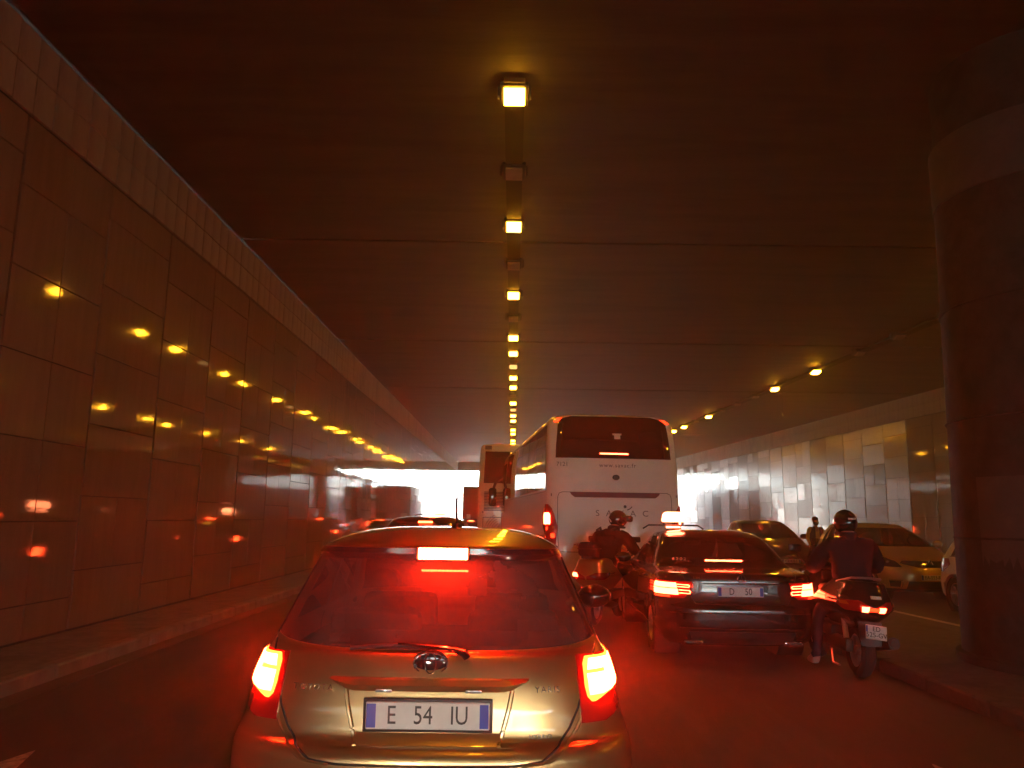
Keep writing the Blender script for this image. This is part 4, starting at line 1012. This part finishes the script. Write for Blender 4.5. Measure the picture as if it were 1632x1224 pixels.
    if sign:
        sg_ = thing('roof_sign', None, None, (.0, L*.42, H)); sg_.parent = t
        tube('sign_bar', [(-.36, 0, .0), (-.3, 0, .035), (.3, 0, .035), (.36, 0, 0)], .011, M['black'], sg_)
        bm = bmesh.new(); aprism(bm, [(-.15, 0), (.15, 0), (.13, .11), (.09, .135), (-.09, .135), (-.13, .11)], .11); bmesh.ops.bevel(bm, geom=bm.edges[:], offset=.012, segments=2, affect='EDGES'); build('sign_box', bm, M['taxi_sign2'], sg_, loc=(0, -.055, .055))
        box('meter_light', (0, 0, .02), (.19, .05, .022), M['taxi_sign2'], sg_, .004)
    if kind == 'hatch' and lit:
        yb = B.P(B.u_of_z(H-.1), 0).y
        box('high_brake_lamp', (0, yb-.03, H-.10), (.26, .03, .03), M['brake_far'], t, .005)
    return t
car('dark_minivan', 'dark minivan facing the viewer, parked behind the champagne one', 'darkpaint', (7.85, 27.0, 0), pi, 4.3, .9, 1.64, plate_txt='CX-838-S', lit=False, belt=1.08, hood=.98, emblem='disc', rake=1.0)
car('champagne_minivan', 'champagne minivan facing the viewer with diamond badge and plate EA-553', 'gold', (8.65, 20.95, 0), pi, 4.35, .91, 1.60, plate_txt='EA-553-RY', lit=False, belt=1.06, hood=.97, emblem='diamond', rake=1.05)
car('white_city_car', 'rounded white car half hidden behind the round column', 'whitepaint', (8.98, 15.7, 0), pi, 3.7, .84, 1.5, lit=False, belt=.98, hood=.9, wr=.32)
car('dark_taxi', 'dark taxi with lit roof sign just ahead of the champagne hatchback', 'darkpaint', (-1.60, 14.2, 0), R(0), 4.2, .90, 1.60, sign=True, belt=1.0)
car('dark_taxi', 'farther dark taxi with small lit roof sign in the left queue', 'darkpaint', (-2.25, 23.0, 0), R(0), 4.3, .88, 1.56, sign=True, belt=1.0)
car('dark_hatchback', 'small dark hatchback with glowing brake lamps behind the maroon truck', 'darkpaint', (-1.95, 37.0, 0), 0, 4.1, .86, 1.52, belt=.98)
car('silver_saloon', 'pale car with glowing brake lamps in the left lane far ahead', 'silver', (-3.6, 45.0, 0), 0, 4.3, .88, 1.46, belt=.95)
# box truck
t = thing('box_truck', 'dark maroon box truck silhouetted against the bright tunnel mouth', 'truck', (-2.45, 58, 0), 0)
box('cargo_box', (0, 3.0, 2.45), (2.4, 6.0, 2.7), M['maroon'], t, .04)
for sg in (-1, 1):
    box('rear_door', (sg*.595, -.012, 2.45), (1.15, .03, 2.55), M['maroon'], t, .01)
    tube('door_bar', [(sg*.15, -.04, 1.2), (sg*.15, -.04, 3.7)], .02, M['alloy'], t)
    box('tail_lamp', (sg*.95, -.02, .95), (.35, .06, .14), M['brake_far'], t, .01)
    wheel(t, sg*1.1, 1.3, .45, .28, 8); wheel(t, sg*1.1, 6.9, .45, .28, 8)
box('chassis', (0, 3.6, .85), (.9, 7.4, .3), M['black'], t); box('cab', (0, 7.1, 1.75), (2.2, 1.9, 2.3), M['maroon'], t, .15); box('rear_bumper', (0, .02, .62), (2.2, .12, .12), M['steel_dk'], t, .01)
box('warning_plate', (-.75, -.035, 1.6), (.3, .01, .4), M['reflect'], t)

# ------------------------------------------------------------------ people
def figure(name, J, bones, zones, parent, mats, levels=2):
    """J: name->(x,y,z,r). One continuous skinned body; zones maps a bone to a material index."""
    keys = list(J); idx = {k: i for i, k in enumerate(keys)}
    me = bpy.data.meshes.new(name); me.from_pydata([J[k][:3] for k in keys], [(idx[a], idx[b]) for a, b in bones], [])
    o = bpy.data.objects.new(name, me); link(o)
    md = o.modifiers.new('skin', 'SKIN'); md.use_smooth_shade = True; md.branch_smoothing = .4
    for k, sv in zip(keys, me.skin_vertices[0].data):
        r = J[k][3]; sv.radius = (r, J[k][4] if len(J[k]) > 4 else r); sv.use_root = (k == 'pelvis')
    sb = o.modifiers.new('sub', 'SUBSURF'); sb.levels = levels; sb.render_levels = levels
    dg = bpy.context.evaluated_depsgraph_get(); ev = o.evaluated_get(dg); m2 = bpy.data.meshes.new_from_object(ev)
    bpy.data.objects.remove(o); bpy.data.meshes.remove(me)
    m2.materials.clear()
    for m in mats: m2.materials.append(m)
    segs = [(Vector(J[a][:3]), Vector(J[b][:3]), z) for (a, b), z in ((bn, zones.get(bn, zones.get(bn[1], 0))) for bn in bones)]
    for p in m2.polygons:
        c = p.center; best = 9; bz = 0
        for a, b, z in segs:
            ab = b-a; t = max(0, min(1, (c-a).dot(ab)/max(1e-9, ab.length_squared))); dd = (c-(a+ab*t)).length
            if dd < best: best = dd; bz = z
        p.material_index = bz; p.use_smooth = True
    ns = [Vector(v.normal) for v in m2.vertices]
    for v, nn in zip(m2.vertices, ns):
        q = v.co; f = noise.noise(Vector((q.x*9, q.y*9, q.z*16)))*.5+noise.noise(Vector((q.x*22+5, q.y*22, q.z*34)))*.5
        if min((q-Vector(J[k][:3])).length for k in J if k in ('head', 'wrl', 'wrr') or k[1:2] in 'lr' and len(k) > 3) > .13: v.co = q+nn*f*.022
    m2.name = name
    out = bpy.data.objects.new(name, m2); link(out, parent); return out
def hand(J, B, wrist, side, pos, curl_dir, out_dir, tag_):
    p = Vector(pos); f = Vector(curl_dir).normalized(); a = Vector(out_dir).normalized(); pre = 'h'+tag_
    J[pre+'palm'] = (*(p+f*.05), .028, .02); B.append((wrist, pre+'palm'))
    n = f.cross(a).normalized()
    for k, (ln, ofs) in enumerate(((.062, -.028), (.070, -.009), (.066, .010), (.052, .028))):
        b0 = p+f*.085+a*ofs; b1 = b0+f*ln*.5+n*.012; b2 = b1+f*ln*.25+n*.028
        for q, bb in enumerate((b0, b1, b2)): J[f'{pre}f{k}{q}'] = (*bb, .0095-.001*q)
        B += [(pre+'palm', f'{pre}f{k}0'), (f'{pre}f{k}0', f'{pre}f{k}1'), (f'{pre}f{k}1', f'{pre}f{k}2')]
    t0 = p+f*.035-a*.035; t1 = t0+f*.03-a*.02+n*.02
    J[pre+'t0'] = (*t0, .011); J[pre+'t1'] = (*t1, .009); B += [(pre+'palm', pre+'t0'), (pre+'t0', pre+'t1')]
def face(parent, c, sc=1.0, beard=False):
    c = Vector(c)
    for sx in (-1, 1):
        bm = bmesh.new(); bmesh.ops.create_uvsphere(bm, u_segments=10, v_segments=6, radius=.012*sc); e = build('eye', bm, M['white_ink'], parent, loc=c+Vector((sx*.031, .085, .0))*sc); bm = bmesh.new(); bmesh.ops.create_uvsphere(bm, u_segments=8, v_segments=6, radius=.006*sc); build('pupil', bm, M['ink'], e, loc=(0, .009*sc, 0))
        box('eyebrow', c+Vector((sx*.032, .092, .022))*sc, (.034*sc, .01, .008*sc), M['hair'], parent, .002)
        bm = bmesh.new(); bmesh.ops.create_uvsphere(bm, u_segments=10, v_segments=8, radius=1, matrix=Matrix.Diagonal((.008*sc, .018*sc, .03*sc, 1))); build('ear', bm, M['skin'], parent, loc=c+Vector((sx*.078, .0, -.005))*sc)
    bm = bmesh.new(); bmesh.ops.create_cone(bm, cap_ends=True, segments=8, radius1=.02*sc, radius2=.006*sc, depth=.045*sc); build('nose', bm, M['skin'], parent, loc=c+Vector((0, .10, -.02))*sc, rot=(R(-12), 0, 0))
    box('mouth', c+Vector((0, .088, -.055))*sc, (.042*sc, .012, .009*sc), pbr('lips', (.32, .13, .1), .5), parent, .003)
    if beard:
        bm = bmesh.new(); alathe(bm, [(.077, 0), (.079, -.03), (.066, -.065), (.035, -.085), (.005, -.09)], 20, Matrix.Translation(c+Vector((0, .012, -.028))), R(-5), R(185)); build('beard', bm, M['hair'], parent)
def helmet(parent, c, rx=0, rz=0, peak=False):
    h = thing('helmet', None, None, c, rot=(rx, 0, rz)); h.parent = parent
    bm = bmesh.new(); bmesh.ops.create_uvsphere(bm, u_segments=32, v_segments=20, radius=1, matrix=Matrix.Diagonal((.128, .158, .15, 1)))
    for v in bm.verts:
        if v.co.z < -.05: v.co.z = -.05+(v.co.z+.05)*.95; v.co.x *= 1-.25*(-.05-v.co.z)/.1; v.co.y *= 1-.12*(-.05-v.co.z)/.1
    bmesh.ops.delete(bm, geom=[f for f in bm.faces if f.calc_center_median().z < -.128], context='FACES')
    sh = build('shell', bm, M['helmet'], h)
    bm = bmesh.new(); bmesh.ops.create_uvsphere(bm, u_segments=24, v_segments=12, radius=1, matrix=Matrix.Diagonal((.124, .162, .14, 1)))
    bmesh.ops.delete(bm, geom=[f for f in bm.faces if f.calc_center_median().y < .06 or not -.05 < f.calc_center_median().z < .07], context='FACES'); build('visor', bm, M['glass_bus'], h)
    bm = bmesh.new(); alathe(bm, [(.112, -.135), (.12, -.12), (.118, -.105)], 28, Matrix.Diagonal((1, 1.15, 1, 1))); build('neck_trim', bm, M['rubber'], h)
    if peak:
        bm = bmesh.new(); abox(bm, (0, .19, .03), (.17, .11, .10), .035, 3); build('raised_chin_bar', bm, M['helmet'], h)
    return h
def rider(name_label, loc, rz, jacket, legs, lean, foot_l, foot_r, headturn=0, headpitch=0, peak=False, feet='black', scale=1, pack=False, headx=0):
    t = thing('person', name_label, 'rider', loc, rz)
    hy = .78+lean
    J = {'pelvis': (0, .74, .90, .20, .15), 'waist': (0, .76+lean*.25, 1.04, .235, .17), 'chest': (0, .77+lean*.62, 1.24, .235, .165), 'neckb': (headx*.5, .78+lean*.95, 1.42, .085), 'head': (headx, hy+.06, 1.56, .075)}
    B = [('pelvis', 'waist'), ('waist', 'chest'), ('chest', 'neckb'), ('neckb', 'head')]
    Z = {'head': 2}
    for sd, sg in (('l', -1), ('r', 1)):
        J['sh'+sd] = (sg*.215+headx*.2, .78+lean*.85, 1.35, .115); J['el'+sd] = (sg*.37, .92+lean*.9, 1.10, .10); J['wr'+sd] = (sg*.31, 1.17+lean, 1.07, .042)
        B += [('chest', 'sh'+sd), ('sh'+sd, 'el'+sd), ('el'+sd, 'wr'+sd)]
        hand(J, B, 'wr'+sd, sg, (sg*.31, 1.17+lean, 1.07), (0, 1, -.1), (sg, 0, 0), sd)
        f = foot_l if sg < 0 else foot_r
        J['hip'+sd] = (sg*.12, .78, .87, .115); kn = Vector((sg*.27, 1.17, .74)) if f[2] > .2 else Vector((sg*.31, .98+0*f[1], .56+.04))
        J['kn'+sd] = (*kn, .078); J['an'+sd] = (f[0], f[1], f[2]+.09, .048); J['toe'+sd] = (f[0]+sg*.03, f[1]+.15, f[2]+.045, .045); J['heel'+sd] = (f[0], f[1]-.05, f[2]+.05, .042)
        B += [('pelvis', 'hip'+sd), ('hip'+sd, 'kn'+sd), ('kn'+sd, 'an'+sd), ('an'+sd, 'toe'+sd), ('an'+sd, 'heel'+sd)]
        for k in ('hip', 'kn', 'an'): Z[k+sd] = 1
        Z['toe'+sd] = 4; Z['heel'+sd] = 4
        for k in list(J):
            if k.startswith('h'+sd) and k[2:3] in 'pft' and k != 'hip'+sd: Z[k] = 3
    b = figure('body', J, B, Z, t, [M[jacket], M[legs], M['skin'], M['glove'], M['shoe' if feet != 'black' else 'black']])
    helmet(t, (headx, hy+.07, 1.595), headpitch, headturn, peak)
    # jacket collar and hem
    bm = bmesh.new(); alathe(bm, [(.085, 1.43), (.10, 1.40), (.10, 1.47), (.088, 1.49)], 24, Matrix.Translation((headx*.55, .78+lean*.98, 0)) @ Matrix.Diagonal((1, 1, 1, 1))); build('collar', bm, M[jacket], t)
    bm = bmesh.new(); alathe(bm, [(.155, .90), (.185, .86), (.188, .90), (.175, 1.0)], 28, Matrix.Translation((0, .745, 0)) @ Matrix.Diagonal((1.02, .86, 1, 1))); build('jacket_hem', bm, M[jacket], t)
    return t

def scooter(label, loc, rz, paint, lamp_style, txt=None, tilt=0):
    t = thing('motor_scooter', label, 'scooter', loc, rz, rot=(0, tilt, rz))
    rows = [(.50, .10, .30, .2, 3, 1.1, .3, 3), (.58, .16, .16, .22, 2.6, 1.2, .3, 3), (.66, .235, .06, .26, 2.4, 1.22, .3, 3), (.74, .275, .0, .28, 2.3, 1.2, .3, 3), (.80, .27, .03, .27, 2.3, 1.1, .3, 3),
            (.90, .225, .08, .22, 2.6, .95, .3, 3), (.985, .19, .12, .2, 3, .72, .2, 3), (1.0, .12, .18, .14, 3, .66, .15, 3), (1.005, .01, .3, .01, 2, .5, .01, 2)]
    B = Body(rows); B.shell(t, lambda u, v, c: 'tail_fairing', {'tail_fairing': M[paint]}, sub=4, vs=vlist((), 14))
    # seat
    bm = bmesh.new(); abox(bm, (0, .86, .84), (.32, .72, .12), .05, 3); abox(bm, (0, .5, .93), (.28, .26, .1), .045, 3); build('seat', bm, M['rubber'], t)
    # floorboard tunnel, leg shield, front fairing
    bm = bmesh.new(); abox(bm, (0, 1.05, .42), (.38, .7, .14), .04); build('footboard', bm, M['black'], t)
    r2 = [(.35, .16, 1.38, .1, 3, 1.62, .2, 2.5), (.55, .24, 1.32, .12, 3, 1.78, .25, 2.3), (.80, .29, 1.30, .14, 3, 1.80, .28, 2.2), (.98, .24, 1.36, .12, 3, 1.72, .25, 2.2), (1.10, .14, 1.42, .1, 3, 1.62, .15, 2.2), (1.14, .02, 1.5, .01, 2, 1.55, .01, 2)]
    F = Body(r2); F.shell(t, lambda u, v, c: 'front_fairing', {'front_fairing': M[paint]}, sub=4, vs=vlist((), 10))
    F.patch('headlamp', [(.88, ('v', 2.5), ('v', 2.95)), (.76, ('v', 2.45), ('v', 2.95))], M['clearlens'], t, off=.006, nu=3, nv=5); F.patch('headlamp', [(.88, ('v', -2.5), ('v', -2.95)), (.76, ('v', -2.45), ('v', -2.95))], M['clearlens'], t, off=.006, nu=3, nv=5)
    bm = bmesh.new(); g = [[bm.verts.new((.21*(1-.25*j/5)*sin(a), 1.52-.10*j/5+.10*cos(a)-.02, 1.06+.34*j/5)) for a in [R(-70+140*i/10) for i in range(11)]] for j in range(6)]
    for a, b in zip(g, g[1:]):
        for i in range(10): bm.faces.new((a[i], a[i+1], b[i+1], b[i]))
    bmesh.ops.solidify(bm, geom=bm.faces[:], thickness=.004); build('windshield', bm, M['glass'], t)
    hbm = bmesh.new(); atube(hbm, [(-.33, 1.24, 1.03), (-.2, 1.30, 1.06), (0, 1.36, 1.06), (.2, 1.30, 1.06), (.33, 1.24, 1.03)], .014); atube(hbm, [(-.36, 1.22, 1.025), (-.24, 1.275, 1.05)], .02); atube(hbm, [(.36, 1.22, 1.025), (.24, 1.275, 1.05)], .02); build('handlebar', hbm, M['black'], t)
    for sg in (-1, 1):
        bm = bmesh.new(); atube(bm, [(sg*.22, 1.40, 1.08), (sg*.32, 1.42, 1.18), (sg*.34, 1.40, 1.22)], .007); abox(bm, (sg*.37, 1.40, 1.27), (.16, .03, .09), .02, 3); build('mirror', bm, M['black'], t)
        tube('side_trim', [B.P(B.u_of_z(.78), sg*v)+B.N(B.u_of_z(.78), sg*v)*.004 for v in (.9, 1.0, 1.2, 1.45)], .008, M['chrome'], t)
    # wheels
    for y, r, w in ((.36, .27, .15), (1.62, .26, .13)):
        bm = bmesh.new(); alathe(bm, [(r*.62, -w*.4), (r*.8, -w*.5), (r*.95, -w*.3), (r, 0), (r*.95, w*.3), (r*.8, w*.5), (r*.62, w*.4), (r*.62, -w*.4)], 30, Matrix.Rotation(pi/2, 4, 'Y')); wh = build('wheel', bm, M['rubber'], t, loc=(0, y, r))
        bm = bmesh.new(); T = Matrix.Rotation(pi/2, 4, 'Y'); alathe(bm, [(r*.62, -w*.35), (r*.56, 0), (r*.62, w*.35)], 30, T); acyl(bm, .05, .05, w*.9, 14, T)
        for k in range(5): abox(bm, (r*.33, 0, 0), (r*.55, .035, w*.4), .004, 1, T @ Matrix.Rotation(2*pi*k/5, 4, 'Z'))
        build('rim', bm, M['alloy'], wh)
    bm = bmesh.new(); abox(bm, (-.13, .62, .32), (.09, .62, .14), .03); build('engine_case', bm, M['steel_dk'], t)
    bm = bmesh.new(); atube(bm, [(.17, .95, .27), (.19, .6, .30), (.21, .05, .40)], [.03, .06, .062], 16); ex = build('exhaust', bm, M['black'], t); bm = bmesh.new(); atube(bm, [(.212, .05, .40), (.214, .03, .403)], [.045, .045], 16); build('exhaust_cap', bm, M['steel_dk'], ex)
    bm = bmesh.new(); atube(bm, [(-.13, .4, .36), (-.13, .5, .62)], .03); atube(bm, [(.13, .4, .36), (.13, .5, .62)], .03); build('shock_absorber', bm, M['alloy'], t)
    # stand bar on the left
    tube('centre_stand', [(-.16, .75, .22), (-.2, .6, .10), (-.17, .48, .09)], .012, M['alloy'], t)
    # mudguard with plate
    bm = bmesh.new(); aprism(bm, [(-.10, .36), (.10, .36), (.12, .60), (-.12, .60)], .02, Matrix.Translation((0, .015, 0)) @ Matrix.Rotation(R(-10), 4, 'X')); build('mudguard', bm, M['black'], t)
    if txt: plate(t, (0.0, -.035, .505), '', FACE_BACK, .21, .14, two=txt, rot=(R(-12), R(4), 0), size=.066)
    V = lambda x, s=1: ('v', s*x)
    for sg in (-1, 1):
        B.patch('tail_lamp', [(.80, V(.30, sg), V(1.10, sg)), (.745, V(.02, sg), V(1.0, sg)), (.70, V(.02, sg), V(.7, sg))], M['redlens'], t, off=.006, nu=5, nv=12)
        if lamp_style == 'twin':
            B.patch('brake_bulb_zone', [(.745, V(.09, sg), V(.25, sg)), (.700, V(.10, sg), V(.24, sg))], M['brake_led'], t, off=.012, nu=3, nv=3)
            B.patch('indicator', [(.785, V(.62, sg), V(.9, sg)), (.755, V(.55, sg), V(.85, sg))], M['amber'], t, off=.011, nu=2, nv=4)
        elif sg < 0:
            B.patch('brake_bulb_zone', [(.79, V(.35, sg), V(.75, sg)), (.74, V(.25, sg), V(.6, sg))], M['brake_led'], t, off=.012, nu=3, nv=4)
    if lamp_style == 'twin':
        B.patch('brake_strip', [(.738, -.055, .055), (.708, -.055, .055)], M['brake_lo'], t, off=.011, nu=2, nv=4)
        B.patch('reflector_sticker', [(.855, -.02, .09), (.825, -.02, .09)], M['white_ink'], t, off=.005, nu=2, nv=4)
        tube('grab_rail', [(-.2, .5, .96), (-.15, .22, 1.02), (0, .14, 1.03), (.15, .22, 1.02), (.2, .5, .96)], .012, M['alloy'], t)
    return t
sc2 = scooter('black maxi scooter with twin lit tail lamps and plate ED 525 beside the black taxi', (3.66, 8.3, 0), R(-2), 'blackpaint', 'twin', ('ED', '525-GV'), R(3))
rd2 = rider('rider in dark jacket and black helmet seen from behind, one foot on the road', (3.78, 8.3, 0), R(-2), 'jacket_b', 'jeans', .02, (-.36, 1.0, .0), (.26, 1.15, .45), feet='pale')
h2 = [c for c in rd2.children if c.name.startswith('helmet')][0]
box('reflective_strip', (.02, -.152, .045), (.085, .012, .02), M['reflect'], h2, .003, rot=(R(-14), 0, 0))
sc1 = scooter('grey scooter squeezing between the hatchback and the black taxi', (1.10, 12.1, 0), R(-25), 'silver', 'single')
rd1 = rider('rider in dark jacket with open helmet, seen sideways in front of the white coach', (1.12, 12.1, 0), R(-28), 'jacket', 'jacket', .22, (-.34, 1.15, .0), (.26, 1.2, .45), headturn=R(-38), headpitch=R(-6), peak=True, headx=.1)
h1 = [c for c in rd1.children if c.name.startswith('helmet')][0]
box('reflective_strip', (.02, -.155, -.03), (.09, .012, .02), M['reflect'], h1, .003, rot=(0, R(38), 0))
# backpack and top case
bp = thing('backpack', 'dark backpack worn by the rider in front of the coach', 'backpack', (1.12, 12.1, 0), R(-28))
bm = bmesh.new(); abox(bm, (0, .58, 1.17), (.33, .2, .46), .08, 4, Matrix.Translation((0, .10, .05)) @ Matrix.Rotation(R(-8), 4, 'X')); build('bag', bm, M['jacket'], bp)
for sg in (-1, 1): tube('strap', [(sg*.12, .70, 1.42), (sg*.13, .88, 1.46), (sg*.15, 1.0, 1.36)], .018, M['black'], bp)
tc_ = thing('top_case', 'dark top case on the rack behind the rider by the coach', 'top case', (1.10, 12.1, 0), R(-25))
bm = bmesh.new(); abox(bm, (0, .18, 1.14), (.30, .26, .22), .06, 4); build('shell', bm, M['jacket'], tc_); box('lid_seam', (0, .18, 1.15), (.303, .263, .01), M['black'], tc_, .004); box('rack', (0, .22, 1.02), (.2, .26, .03), M['steel_dk'], tc_)

# man standing between the parked vans
mn = thing('person', 'man in yellow shirt and dark vest standing between the two parked vans', 'man', (8.22, 21.75, 0), pi+R(8))
J = {'pelvis': (0, 0, .95, .14, .10), 'waist': (0, 0, 1.1, .135, .10), 'chest': (0, 0, 1.32, .16, .12), 'neck': (0, .01, 1.49, .052), 'head': (0, .025, 1.56, .062), 'crown': (0, .015, 1.655, .072)}
Bn = [('pelvis', 'waist'), ('waist', 'chest'), ('chest', 'neck'), ('neck', 'head'), ('head', 'crown')]; Z = {'neck': 2, 'head': 2, 'crown': 2}
for sd, sg in (('l', -1), ('r', 1)):
    J['sh'+sd] = (sg*.19, 0, 1.42, .06); J['el'+sd] = (sg*.25, .02, 1.16, .045); J['wr'+sd] = (sg*.24, .14, .95, .03); J['hip'+sd] = (sg*.10, 0, .9, .09); J['kn'+sd] = (sg*.12, .02, .5, .06); J['an'+sd] = (sg*.12, 0, .1, .042); J['toe'+sd] = (sg*.13, .16, .04, .038)
    Bn += [('chest', 'sh'+sd), ('sh'+sd, 'el'+sd), ('el'+sd, 'wr'+sd), ('pelvis', 'hip'+sd), ('hip'+sd, 'kn'+sd), ('kn'+sd, 'an'+sd), ('an'+sd, 'toe'+sd)]
    hand(J, Bn, 'wr'+sd, sg, (sg*.24, .14, .95), (0, .5, -1), (sg*.3, 1, 0), sd)
    for k in ('hip', 'kn', 'an'): Z[k+sd] = 1
    Z['toe'+sd] = 3
    for k in J:
        if k.startswith('h'+sd) and k != 'hip'+sd: Z[k] = 2
figure('body', J, Bn, Z, mn, [M['shirt'], M['jeans'], M['skin'], M['black']])
face(mn, (0, .015, 1.62), 1.0, True)
bm = bmesh.new(); bmesh.ops.create_uvsphere(bm, u_segments=20, v_segments=12, radius=1, matrix=Matrix.Translation((0, -.005, 1.665)) @ Matrix.Diagonal((.087, .10, .085, 1))); bmesh.ops.delete(bm, geom=[f for f in bm.faces if f.calc_center_median().z < 1.655 and f.calc_center_median().y > .0], context='FACES'); build('hair', bm, M['hair'], mn)
bm = bmesh.new(); 
for sg in (-1, 1): abox(bm, (sg*.11, 0, 1.24), (.09, .29, .46), .04, 3)
build('vest', bm, M['vest'], mn)

# ------------------------------------------------------------------ haze in the tunnel air
HAZE = True
if HAZE:
    m, t_, n, l = nt('tunnel_haze')
    pv = n.new('ShaderNodeVolumePrincipled'); o = n.new('ShaderNodeOutputMaterial'); l.new(pv.outputs[0], o.inputs['Volume'])
    pv.inputs['Density'].default_value = .0078; pv.inputs['Color'].default_value = (.9, .88, .85, 1); pv.inputs['Anisotropy'].default_value = .55
    hz = box('haze', (4, 70, 5.0), (160, 340, 12), m); tag(hz, kind='stuff')
